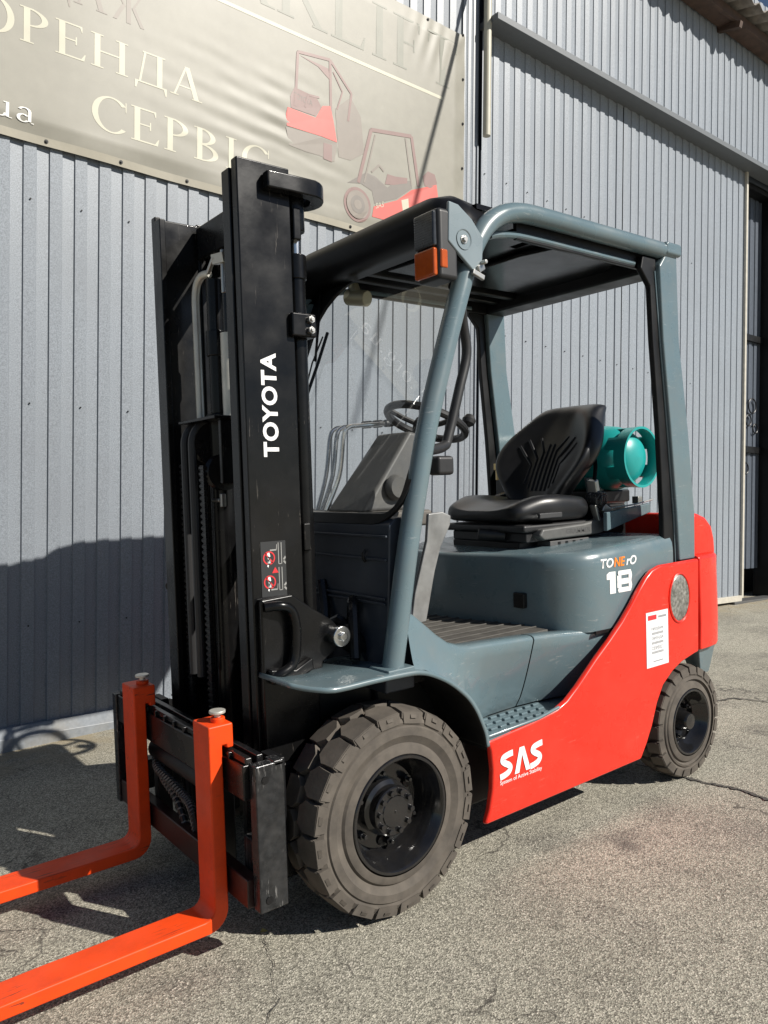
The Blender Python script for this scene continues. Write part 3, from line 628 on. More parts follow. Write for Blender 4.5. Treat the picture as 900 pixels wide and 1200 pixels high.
def make_wheel(Rt, W, rim, N, front):
    """wheel about the origin, outer side towards +y (outer face at y = 0, inner at y = -W)"""
    w = empty('wheel', truck); cy = -W/2; half = W/2
    b = MB(); rb = Rt - (0.020 if front else 0.017)
    prof = [(rim+0.002, 0.002), (rim+0.016, 0.0), (rim+0.024, -0.003), (rim+0.030, -0.010), (rim+0.040, -0.006), (rim+0.5*(rb-rim), 0.0),
            (rb-0.030, -0.002), (rb-0.026, -0.007), (rb-0.016, -0.005), (rb, -0.013), (rb, -W+0.013), (rb-0.03, -W), (rim+0.02, -W), (rim+0.002, -W)]
    b.lathe([(r, y) for r, y in prof], (0,0,0), 'y', 96)
    if front: shp = [(-.44,1.0),(.43,1.0),(.44,.60),(.47,.36),(.23,.02),(-.25,.02),(-.47,.36),(-.45,.60)]
    else: shp = [(-.38,1.0),(.37,1.0),(.42,.55),(.26,.02),(-.38,.02),(-.33,.5)]
    lug_ring(b, cy, half, rb-0.004, Rt, N, 1, 0.005, half-0.008, 0, shp)
    lug_ring(b, cy, half, rb-0.004, Rt, N, -1, 0.005, half-0.008, math.pi/N, shp)
    # moulded shoulder pads at the side, one per block
    p = 2*math.pi/N
    for k in range(N):
        for sg in (1,):
            a0 = k*p + 0.02*p
            for da0, da1, r0, r1, dy in ((-.40, .40, rb-0.018, Rt-0.008, 0.0005),) + (((-.12, .12, rb-0.004, Rt-0.015, 0.0025),) if front else ()):
                vs = []
                for y in (-0.016, dy if r0 < rb-0.01 else dy):
                    for a, r in ((da0, r0), (da1, r0), (da1*1.05, r1), (da0*1.05, r1)):
                        tap = -0.004 if r == r1 else 0
                        vs.append((r*math.cos(a0+a*p), y + tap - 0.003, r*math.sin(a0+a*p)))
                b.add(vs, [(4,5,6,7), (0,1,5,4), (1,2,6,5), (2,3,7,6), (3,0,4,7)])
    b.build('tyre', RUBBER, w, smooth=28)
    b = MB(); dd = -0.085 if front else -0.060
    b.lathe([(rim+0.004, -0.006), (rim-0.003, 0.004), (rim-0.010, 0.004), (rim-0.016, -0.004), (rim-0.020, -0.022), (rim-0.034, -0.040), (rim-0.040, dd+0.012), (rim*0.72, dd), (rim*0.50, dd-0.004), (0.012, dd-0.004), (0.0005, dd-0.004)], (0,0,0), 'y', 64)
    b.lathe([(rim+0.004, -0.006), (rim-0.012, -0.03), (rim-0.030, -W+0.02), (rim+0.002, -W+0.004)], (0,0,0), 'y', 64)
    b.build('rim', RIM, w, smooth=40)
    if front:
        b = MB(); b.lathe([(0.080, dd-0.01), (0.078, dd+0.018), (0.066, dd+0.024), (0.058, -0.042), (0.069, -0.040), (0.069, -0.030), (0.066, -0.027), (0.045, -0.027), (0.043, -0.024), (0.0005, -0.023)], (0,0,0), 'y', 40)
        b.cyl((0,-0.024,0), (0,-0.021,0), 0.004, 10)
        b.build('hub', RIM, w, smooth=40)
        for k in range(10):
            a = 2*math.pi*(k+.3)/10; c = (0.056*math.cos(a), -0.027, 0.056*math.sin(a))
            MB().cyl(c, (c[0], -0.017, c[2]), 0.0085, 6).build('hub_bolt', RIM, w, bevel=0.001)
        for k in range(6):
            a = 2*math.pi*(k+.5)/6; c = (0.102*math.cos(a), dd-0.002, 0.102*math.sin(a))
            MB().cyl(c, (c[0], dd+0.018, c[2]), 0.012, 6).cyl((c[0], dd+.017, c[2]), (c[0], dd+.030, c[2]), 0.006, 10).build('wheel_nut', RIM, w, bevel=0.001)
        for a in (40, 160, 280):
            MB().cyl((0.1*math.cos(R(a)), dd-0.001, 0.1*math.sin(R(a))), (0.1*math.cos(R(a)), dd+.004, 0.1*math.sin(R(a))), 0.015, 16).build('disc_hole', GREASE, w)
    else:
        b = MB(); b.lathe([(0.046, dd-0.01), (0.044, dd+0.02), (0.036, dd+0.035), (0.034, -0.008), (0.030, -0.002), (0.0005, 0.0)], (0,0,0), 'y', 32)
        b.build('hub', RIM, w, smooth=40)
        for k in range(5):
            a = 2*math.pi*(k+.2)/5; c = (0.066*math.cos(a), dd-0.002, 0.066*math.sin(a))
            MB().cyl(c, (c[0], dd+0.016, c[2]), 0.010, 6).cyl((c[0], dd+.015, c[2]), (c[0], dd+.026, c[2]), 0.005, 8).build('wheel_nut', RIM, w, bevel=0.001)
    return w
RF, RR_ = 0.2886, 0.2225
wf = make_wheel(RF, 0.178, 0.165, 20, True); wf.location = (0, 0.5256, RF); wf.rotation_euler = (0, R(6), 0)
wf['label'] = 'near front wheel with glossy black rim'
wb = make_wheel(RR_, 0.132, 0.131, 22, False); wb.location = (-1.485, 0.519, RR_); wb.rotation_euler = (0, R(17), 0)
c = copy_tree(wf, truck); c.location = (0, -0.5256, RF); c.rotation_euler = (0, R(-9), math.pi); c['label'] = 'far front wheel'
c = copy_tree(wb, truck); c.location = (-1.485, -0.519, RR_); c.rotation_euler = (0, R(-4), math.pi)
def part(b, name, mt, parent=None, bevel=0, seg=2, smooth=35, **k):
    return b.build(name, mt, parent or truck, bevel=bevel, seg=seg, smooth=smooth, **k)
# ---------------------------------------------------------------- chassis
ch = empty('chassis', truck)
part(MB().box(-1.50, -0.36, -0.40, 0.40, 0.16, 0.40).box(-1.20, -0.36, -0.33, 0.33, 0.40, 0.62), 'frame', BLACK2, ch, 0.01)
part(MB().box(-1.56, -1.20, -0.33, 0.33, 0.40, 0.80).box(-1.75, -1.30, -0.36, 0.36, 0.46, 0.84), 'rear_frame', BLACK2, ch, 0.01)
part(MB().cyl((0,-.36,RF), (0,.36,RF), 0.085, 24).cyl((0,-.16,RF), (0,.16,RF), 0.16, 24), 'front_axle', BLACK2, ch)
part(MB().cyl((-1.485,-.42,RR_), (-1.485,.42,RR_), 0.05, 16).box(-1.56, -1.41, -0.3, 0.3, 0.16, 0.32), 'rear_axle', BLACK2, ch, 0.008)
part(MB().box(-0.36, -0.08, -0.32, 0.32, 0.20, 0.60).box(-0.10, 0.05, -0.24, 0.24, 0.36, 0.60), 'front_frame', BLACK2, ch, 0.01)
# red side panels and counterweight
RP = [(-.343,.147),(-.362,.19),(-.376,.25),(-.380,.31),(-.374,.37),(-.361,.404),(-.468,.413),(-.56,.420),(-.632,.427),(-.690,.436),(-.742,.455),(-.800,.492),(-.908,.572),(-.985,.624),(-1.061,.680),(-1.120,.733),(-1.170,.782),(-1.215,.822),(-1.254,.846),(-1.310,.860),(-1.579,.862),(-1.568,.487),(-1.539,.484),(-1.446,.466),(-1.38,.440),(-1.314,.398),(-1.272,.338),(-1.236,.258),(-1.200,.200),(-1.161,.149)]
for s in (1, -1):
    b = MB().prism(RP, s*.486, s*.510)
    sp = part(b, 'side_panel', RED, truck, 0.010, 3)
CWP = [(-1.583,.509),(-1.66,.507),(-1.72,.499),(-1.765,.480),(-1.800,.450),(-1.84,.38),(-1.868,.25),(-1.875,.0)]
CWP = CWP + [(x,-y) for x, y in CWP[::-1][1:]] + [(-1.583,-.3),(-1.583,.3)]
b = MB(); n = len(CWP)
rows = []
for z, k in ((.490, 0.0), (.60, 0.006), (.80, 0.0), (.858, -0.012), (.872, -.03)):
    rows.append([(min(-1.583, x + k*-1 if k > 0 else x - k*0.0), y*(1 - (0.02 if z > .865 else 0)), z) for x, y in CWP])
b.grid([r + [r[0]] for r in rows]); b.add(rows[0], [tuple(range(n))]); b.add(rows[-1], [tuple(range(n))])
cw = part(b, 'counterweight', RED, truck, 0.008, 2)
# upper hump behind the rear pillars
prof = [(-1.60,.86),(-1.60,1.043),(-1.64,1.040),(-1.70,1.022),(-1.745,.985),(-1.765,.93),(-1.772,.86)]
part(MB().prism(prof, -.475, .475), 'upper_hump', RED, cw, 0.018, 3)
for s in (1, -1):
    part(MB().add([(-1.60, s*.40, .495), (-1.785, s*.40, .495), (-1.785, s*.462, .495), (-1.60, s*.49, .495), (-1.68, s*.40, .36), (-1.765, s*.40, .36), (-1.765, s*.44, .36), (-1.68, s*.45, .36)],
          [(0,1,2,3), (4,5,6,7), (0,1,5,4), (1,2,6,5), (2,3,7,6), (3,0,4,7)]), 'rear_skirt', GREY, cw, 0.006)
part(MB().lathe([(0.001,.045),(.012,.043),(.020,.030),(.022,.0)], (-1.66,.40,1.035), 'z', 16), 'blue_spot_light', BLUEL, cw)
# round mesh lens in the panel
b = MB(); b.lathe([(.0005,.514),(.04,.5145),(.064,.513),(.068,.509)], (0,0,0), 'y', 36)
b.v = [(-1.431 + x*1.0, y, .722 + z*1.36) for x, y, z in b.v]; part(b, 'round_grille', MIRR, sp if False else truck)
b = MB(); b.tube([(-1.431 + .070*math.cos(a*math.pi/24), .511, .722 + .095*math.sin(a*math.pi/24)) for a in range(48)], .0045, 6, closed=True); part(b, 'grille_rim', RED)
# ---------------------------------------------------------------- hood and floor
HP = [(-.725,-.3),(-.720,-.17),(-.735,-.02),(-.763,.10),(-.79,.22),(-.815,.32),(-.845,.385),(-.885,.435),(-.935,.465),(-1.0,.474),(-1.13,.478),(-1.44,.480)]
HPf = HP + [(x,-y) for x, y in HP[::-1] if y > .31] + [(-.80,-.33)]
def hood_pts(z, inset):
    out = []
    cx, cy = -1.1, 0
    for x, y in HPf:
        out.append((x + (cx-x)*inset*0.55, y*(1-inset), z - 0.060*(x+0.75)*min(1, (z-.79)/.08) if z > .8 else z))
    return out
HPf = HP + [(x, -y) for x, y in HP[::-1] if (x, -y) not in HP and y > .0]
n = len(HPf)
rings = [hood_pts(.652, 0), hood_pts(.70, -.002), hood_pts(.80, -.001), hood_pts(.868, .0), hood_pts(.895, .006), hood_pts(.914, .022), hood_pts(.924, .05), hood_pts(.928, .12)]
b = MB(); b.grid([r + [r[0]] for r in rings]); b.add(rings[-1], [tuple(range(n))])
hood = part(b, 'engine_hood', GREY, truck, smooth=50)
part(MB().box(-.66, -.655, .38, .46, .78, .79), 'seal', BLACK2, hood) if False else None
b = MB(); b.box(-.812, -.786, .235, .285, .735, .790)
part(b, 'hood_latch', BLACK2, hood, 0.004)
floor_ = part(MB().box(-.98, -.07, -.43, .40, .60, .662), 'floor_plate', BLACK2, truck, 0.004)
b = MB().box(-.80, -.12, -.42, .385, .663, .672)
part(b, 'floor_mat', MATG, floor_, 0.003)
for k in range(14):
    part(MB().box(-.80, -.14, -.40 + k*.056, -.396 + k*.056, .672, .677), 'mat_rib', MATG, floor_, 0.0015)
# sill: curved panel from the fender to the hood, hollowed above the step
def sill(stations, name):
    rows = [[] for _ in range(13)]
    for (x, yb, zb, yt, zt) in stations:
        for i in range(8):
            t = i/7; y = yb + (yt-yb)*(t**0.75); rows[i].append((x, y, zb + (zt-0.014-zb)*t))
        for i, (dy, dz) in enumerate(((-.004,-.005),(-.013,.0),(-.03,.001),(-.06,-.001),(-.09,-.02))): rows[8+i].append((x, yt+dy, zt+dz))
    b = MB(); b.grid(rows); return part(b, name, GREY, truck, smooth=55)
def lerp_st(st, n=5):
    out = []
    for a, c in zip(st, st[1:]):
        out += [tuple(a[i] + (c[i]-a[i])*ss(k/n)*0.5 + (c[i]-a[i])*(k/n)*0.5 for i in range(5)) for k in range(n)]
    return out + [st[-1]]
sill(lerp_st([(-.082,.505,.677,.470,.838),(-.12,.505,.668,.468,.822),(-.17,.503,.645,.462,.785),(-.22,.498,.608,.455,.747),(-.27,.488,.560,.450,.715),(-.32,.470,.490,.446,.698),(-.36,.430,.425,.444,.691),(-.42,.385,.42,.442,.688),(-.52,.358,.42,.441,.683),(-.657,.352,.42,.441,.676)]), 'sill_panel')
sill(lerp_st([(-.663,.352,.42,.441,.676),(-.76,.360,.42,.444,.670),(-.86,.380,.42,.450,.662),(-.95,.405,.42,.458,.655),(-1.05,.43,.42,.464,.650),(-1.16,.45,.42,.470,.645)]), 'sill_panel')
part(MB().box(-1.13, -.95, .470, .476, .642, .654), 'sill_seal', BLACK2)
# step
step = part(MB().box(-.92, -.352, .33, .506, .392, .412).tube([(-.352,.5,.415),(-.37,.508,.418),(-.6,.508,.426),(-.70,.508,.441)], .006, 8), 'step', GREY, truck, 0.004)
me_ = None
for i in range(9):
    for j in range(3):
        x = -.395 - i*.042 - (j % 2)*.021; y = .375 + j*.042
        if x < -.74: continue
        if me_ is None: o = part(MB().obox((0, 0, 0), (.030, .014, .009)), 'grip_bar', GREY, step, 0.003); me_ = o
        else: o = me_.copy(); col.objects.link(o)
        o.location = (x, y, .4155)
# fenders
FP = [(.300,.700),(.262,.690),(.19,.683),(.08,.684),(-.04,.682),(-.09,.676),(-.136,.660),(-.190,.632),(-.234,.600),(-.272,.565),(-.302,.524),(-.325,.478),(-.340,.440),(-.347,.400)]
FP = [(p.x, p.y) for p in smooth_path([(x, z, 0) for x, z in FP], 4)]
for s in (1, -1):
    rows = []
    for (x, z) in (FP if s > 0 else [q for q in FP if q[0] < .15]):
        yo_ = .533 if x < .22 else .533 - .075*((x-.22)/.08)**1.3
        rows.append([(x, s*y, z) for y in (.24, .40, yo_-.012, yo_)])
    b = MB(); b.grid(rows); f = part(b, 'fender', GREY, truck, solid=0.013, smooth=50); f.data.materials.append(BLACK2); f.modifiers[0].material_offset = 1
    if s < 0: f.modifiers[0].offset = 1
    rows = [[(x*0.985-.003, s*y, z-.017) for y in (.20, .523)] for (x, z) in FP if x < .2]
    b = MB(); b.grid(rows); part(b, 'wheel_arch_liner', BLACK2, f, smooth=50)
    part(MB().add([(x, s*.30, z-.02) for x, z in FP if x < .19] + [(-.345, s*.30, .2), (.185, s*.30, .45)], [tuple(range(len([1 for x, z in FP if x < .19])+2))]), 'inner_wall', BLACK2, f)
# ---------------------------------------------------------------- front cowl and controls
cowl = part(MB().prism([(-.030,.60),(-.050,.86),(-.062,1.085),(-.085,1.105),(-.14,1.105),(-.14,.60)], -.44, .435), 'front_cowl', NAVY, truck, 0.006)
for zz, xx in ((1.052,-.058),(.872,-.047),(.858,-.046),(.985,-.055)):
    part(MB().box(xx, xx+.008, -.43, .43, zz-.004, zz+.004), 'cowl_rib', NAVY, cowl, 0.003)
part(MB().tube([(-.052,.33,1.01),(-.042,.33,1.0),(-.042,.33,.985),(-.05,.33,.975)], .005, 8), 'hose_clip', BLACK2, cowl)
dash = part(MB().box(-.42, -.14, -.44, .22, 1.06, 1.112), 'dash_top', DASHT, truck, 0.01)
colm = part(MB().add([(-.20,-.10,1.11),(-.40,-.10,1.11),(-.40,.12,1.11),(-.20,.12,1.11),(-.43,-.085,1.385),(-.56,-.085,1.36),(-.56,.10,1.36),(-.43,.10,1.385)],
     [(0,1,2,3),(4,5,6,7),(0,1,5,4),(1,2,6,5),(2,3,7,6),(3,0,4,7)]), 'steering_column', GPLASTIC, truck, 0.014, 3)
part(MB().lathe([(.001,.012),(.035,.012),(.042,.004),(.045,-.01)], (-.34,.135,1.19), 'y', 24), 'gauge', GPLASTIC, colm)
sw = empty('steering_wheel', truck, (-.595, 0.0, 1.425)); sw.rotation_euler = (0, R(-24), 0)
part(MB().tube([(.150*math.cos(a*math.pi/24), .150*math.sin(a*math.pi/24), 0) for a in range(48)], .015, 10, closed=True), 'rim', PLASTIC, sw)
for a in (90, 210, 330): part(MB().tube([(0,0,-.02),(.09*math.cos(R(a)), .09*math.sin(R(a)), -.012),(.150*math.cos(R(a)), .150*math.sin(R(a)), 0)], .010, 8), 'spoke', PLASTIC, sw)
part(MB().lathe([(.0005,.008),(.04,.004),(.045,-.02),(.03,-.09)], (0,0,0), 'z', 24), 'hub', PLASTIC, sw)
part(MB().cyl((-.125,.085,.01), (-.125,.085,.045), .008, 10).lathe([(.0005,.084),(.016,.080),(.026,.063),(.024,.048),(.010,.036)], (-.125,.085,0), 'z', 20), 'spinner_knob', PLASTIC, sw)
for k in range(3):
    y = -.20 - k*.045
    lv = smooth_path([(-.27-.010*k, y, 1.11), (-.335, y, 1.24), (-.36, y, 1.385), (-.385, y, 1.418), (-.43, y, 1.425), (-.575+.02*k, y, 1.437)], 6)
    lo = part(MB().tube(lv, .0085, 10), 'control_lever', CHROME)
    part(MB().tube([(-.555+.02*k, y, 1.436), (-.60+.02*k, y, 1.440)], .015, 12), 'knob', PLASTIC, lo, 0.005)
part(MB().prism([(-.300,1.105),(-.360,1.108),(-.396,1.094),(-.392,1.065),(-.348,.995),(-.320,.92),(-.278,.765),(-.215,.76),(-.235,.86),(-.29,1.02)], .322, .336), 'side_plate', GALV, truck, 0.004)
gh = smooth_path([(-.335,.44,1.80),(-.40,.40,1.775),(-.440,.37,1.71),(-.462,.36,1.615),(-.425,.36,1.50),(-.372,.36,1.35),(-.34,.37,1.315),(-.22,.43,1.30)], 6)
part(MB().tube(gh, .0165, 12), 'grab_handle', PLASTIC)
part(MB().box(-.36, -.29, .345, .40, 1.225, 1.285), 'switch_box', PLASTIC, truck, 0.012, 3)
# hydraulics seen between mast and cowl
for k, (a, b_, c_) in enumerate((((.02,.36,.70),(-.02,.30,.86),(-.05,.24,.70)), ((.05,.18,.66),(.0,.25,.80),(-.04,.34,.66)), ((.03,.10,.62),(-.01,.16,.76),(-.045,.10,.90)))):
    part(MB().tube(smooth_path([a, b_, c_], 6), .016, 8), 'hydraulic_hose', GREASE, cowl)
# ---------------------------------------------------------------- overhead guard
og = empty('overhead_guard', truck)
PIL = [(-.028,.675),(-.064,.85),(-.099,1.021),(-.140,1.19),(-.186,1.366),(-.252,1.56),(-.321,1.745),(-.367,1.858),(-.415,1.945),(-.465,2.002),(-.53,2.040),(-.61,2.060),(-.72,2.065),(-.95,2.065),(-1.20,2.065),(-1.475,2.065)]
PIL = [(p.x, p.y) for p in smooth_path([(x, z, 0) for x, z in PIL], 4)]
for s in (1, -1):
    pil = part(MB().tube([(x, s*.47, z) for x, z in PIL], .0315, 18), 'front_pillar', GREY, og)
    part(MB().box(-.075, .02, s*.47-.045, s*.47+.045, .676, .690), 'foot_plate', GREY, pil, 0.004)
    inner = [(x+.055*(1 if x > -.42 else 1-ss((-.42-x)/.25)), z-.062*ss((-.33-x)/.2)) for x, z in PIL if -1.35 < x < -.36]
    part(MB().tube([(x, s*.437, z) for x, z in inner], .012, 10), 'inner_rail', GREY, og)
    # rear post: painted channel and black inner strip
    RPo = [(-1.425,2.06),(-1.490,2.09),(-1.500,1.72),(-1.553,1.387),(-1.592,1.04),(-1.590,.86),(-1.475,.86),(-1.462,1.04),(-1.428,1.387),(-1.388,1.72),(-1.372,2.0)]
    part(MB().prism(RPo, s*.425, s*.488), 'rear_post', GREY, og, 0.008)
    RPi = [(-1.290,2.03),(-1.374,2.03),(-1.392,1.72),(-1.430,1.387),(-1.464,1.04),(-1.476,.80),(-1.395,.80),(-1.395,1.04),(-1.376,1.387),(-1.345,1.72),(-1.335,1.92),(-1.275,1.98)]
    part(MB().prism(RPi, s*.446, s*.470), 'post_strip', BLACK2, og, 0.006)
    part(MB().tube([(-1.362,s*.472,1.98),(-1.388,s*.472,1.72),(-1.426,s*.472,1.387),(-1.462,s*.472,1.04),(-1.47,s*.472,.83)], .0035, 6), 'post_bead', GREY, og)
    part(MB().box(-1.505, -1.40, s*.44, s*.503, 2.045, 2.094), 'corner_cap', GREY, og, 0.012, 3)
# roof: pressed panel with transverse slots
SLOTS = [(-.715,-.682,.26,.37), (-.865,-.828,.22,.437), (-1.05,-1.018,-.16,-.06)]
b = MB(); xe = [-.44]
for a, c_, y0, y1 in SLOTS:
    b.box(c_, xe[-1], -.445, .445, 2.050, 2.066).box(a, c_, -.445, y0, 2.050, 2.066).box(a, c_, y1, .445, 2.050, 2.066); xe.append(a)
b.box(-1.495, xe[-1], -.445, .445, 2.050, 2.066)
ROOFG = mat('gloss_black_roof_panel', (0.006, 0.006, 0.007), 0.20, spec=0.25, coat=0.0, namp=0.2, nscale=12, rough_amp=0.06, bump=0.10, bscale=7, bdist=0.01)
rf = part(b, 'roof_panel', ROOFG, og, 0.0)
SLOT_DIM = glass_mat('slot_dimming_tint', (0.42, 0.41, 0.38))  # tinted covers added to weaken sunlight coming through the slots
for a, c_, y0, y1 in SLOTS: part(MB().box(a-.004, c_+.004, y0-.004, y1+.004, 2.0665, 2.0705), 'slot_dimmer', SLOT_DIM, rf)
for y in (-.36, -.26): part(MB().box(-1.42, -.46, y-.018, y+.018, 2.018, 2.050), 'roof_rib', BLACK2, rf, 0.006)
for y in (-.437, .437): part(MB().box(-1.40, -.62, y-.008, y+.008, 1.985, 2.05), 'roof_flange', BLACK2, rf, 0.003)
part(MB().box(-1.49, -1.37, -.44, .44, 1.985, 2.049), 'rear_crossbar', BLACK2, og, 0.01)
part(MB().prism([(-1.40,-.20),(-1.40,.20),(-1.30,.38),(-.95,.40),(-.90,.20),(-.90,-.04),(-.62,-.04),(-.60,-.22)], 2.030, 2.050, 'z'), 'roof_pressing', ROOFG, rf, 0.009, 3)
for y in (-.2, .2): part(MB().box(-1.30, -.70, y-.01, y+.01, 2.072, 2.094), 'roof_bar', GREY, rf, 0.004)
# front header and windscreen
def wp(z, off=0.0):
    """x of the windscreen plane at height z"""
    return -.083 - (z-1.10)*.41 + off
b = MB(); rows = []
for i in range(49):
    """visor over the windscreen: rounded down at both ends"""
    y = -.480 + .960*i/48; e = min(1, max(0, (abs(y)-.34)/.14)); drop = .17*(1-math.sqrt(1-.97*e*e))
    top = 2.088 - drop; k = 1 - .25*e
    rows.append([(-.428, y, 1.965 - .9*drop), (-.365, y, 1.972 - .9*drop), (-.312, y, 2.000 - .95*drop), (-.296, y, 2.045 - drop), (-.325, y, 2.086 - drop), (-.39, y, 2.106 - drop), (-.47, y, 2.097 - drop)])
b.grid(rows); hd = part(b, 'front_header', mat('black_visor', (0.0045, 0.0048, 0.006), 0.38, spec=0.16, namp=0.2, nscale=20, dirt=(0.010, 0.0095, 0.009), dirt_scale=9, dirt_amt=0.4), og, solid=0.008, smooth=60)
ws = empty('windscreen', og)
def ring_pts(y0, y1, z0, z1, r, n=6):
    pts = []
    for cy, cz, a0 in ((y1-r, z1-r, 0), (y0+r, z1-r, 90), (y0+r, z0+r, 180), (y1-r, z0+r, 270)):
        for k in range(n+1): a = R(a0 + 90*k/n); pts.append((cy + r*math.cos(a), cz + r*math.sin(a)))
    return pts
out = ring_pts(-.470, .478, 1.085, 2.03, .13); inn = ring_pts(-.375, .450, 1.118, 1.975, .07)
def big_corner(pts, y0, z1, r0, r):
    """widen the upper far corner radius"""
    q = []
    for y, z in pts:
        if y < y0 + r0*1.01 and z > z1 - r0*1.01:
            a = math.atan2(z-(z1-r0), y-(y0+r0)); q.append((y0 + r*1.5 + r*1.5*math.cos(a), z1 - r + r*math.sin(a)))
        else: q.append((y, z))
    return q
inn = big_corner(inn, -.375, 1.975, .07, .17)
b = MB(); n = len(out)
for d in (0.0, .016): b.add([(wp(z, d), y, z) for y, z in out], []); b.add([(wp(z, d), y, z) for y, z in inn], [])
b.f = []
for i in range(n):
    j = (i+1) % n
    b.f += [(i, j, n+j, n+i), (2*n+i, 2*n+j, 3*n+j, 3*n+i), (i, j, 2*n+j, 2*n+i), (n+i, n+j, 3*n+j, 3*n+i)]
part(b, 'screen_frame', BLACK2, ws, 0.003)
b = MB(); gi = ring_pts(-.385, .456, 1.110, 1.985, .06)
b.add([(wp(z, .008), y, z) for y, z in gi], [tuple(range(len(gi)))]); part(b, 'glass_pane', GLASS, ws, smooth=0)
def wq(y, z, o=.022): return (wp(z, o), y, z)
part(MB().tube([wq(-.435,2.05,.03), wq(-.35,1.85), wq(-.275,1.67)], .005, 8), 'wiper_arm', BLACK2, ws)
part(MB().tube([wq(-.250,1.775), wq(-.256,1.66,.018), wq(-.257,1.51)], .006, 6), 'wiper_blade', BLACK2, ws)
part(MB().tube([wq(-.262,1.76,.03), wq(-.272,1.66,.034), wq(-.262,1.53,.03)], .003, 6), 'wiper_bow', BLACK2, ws)
part(MB().cyl((-.44,-.215,1.955), (-.44,-.20,1.92), .02, 12).cyl((-.43,-.24,1.915), (-.455,-.15,1.895), .030, 20), 'cabin_lamp', BRASS if False else mat('beige_lamp', (.42,.38,.26), .4, metal=.4), og, 0.004)
# lamp unit at the near corner
lampb = part(MB().box(-.300, -.222, .400, .505, 1.795, 2.000), 'corner_lamp', PLASTIC, og, 0.014, 3)
part(MB().box(-.224, -.209, .408, .497, 1.888, 1.990), 'clear_lens', LENSD, lampb, 0.006)
for k in range(12): part(MB().box(-.2105, -.2075, .414, .491, 1.897+k*.0073, 1.8995+k*.0073), 'lens_rib', LENSD, lampb)
part(MB().box(-.224, -.207, .408, .497, 1.803, 1.884), 'amber_lens', AMBER, lampb, 0.006)
part(MB().box(-.255, -.228, .497, .508, 1.825, 1.880), 'amber_side_lens', AMBER, lampb, 0.006)
br = part(MB().prism([(-.262,2.022),(-.30,2.018),(-.355,1.985),(-.402,1.935),(-.392,1.835),(-.378,1.815),(-.300,1.872),(-.256,1.905)], .497, .509), 'lamp_bracket', SUNLITG, og, 0.005)
part(MB().lathe([(.030,.0095),(.022,.004),(.016,-.002)], (-.318,.502,1.918), 'y', 24), 'dimple', SUNLITG, br)
part(MB().cyl((-.318,.500,1.918), (-.318,.519,1.918), .0085, 6).cyl((-.318,.5,1.918), (-.318,.512,1.918), .013, 16), 'bolt', ZINC, br, 0.001)
part(MB().obox((-.385,.506,1.845), (.035,.016,.022), (0,.5,.2)).obox((-.372,.510,1.822), (.05,.012,.016), (0,-.3,0)).cyl((-.39,.50,1.86), (-.39,.53,1.86), .007, 8), 'pillar_clip', ZINC, br, 0.003)
c_ = copy_tree(lampb, og); c_.location = (0, -.905, 0)
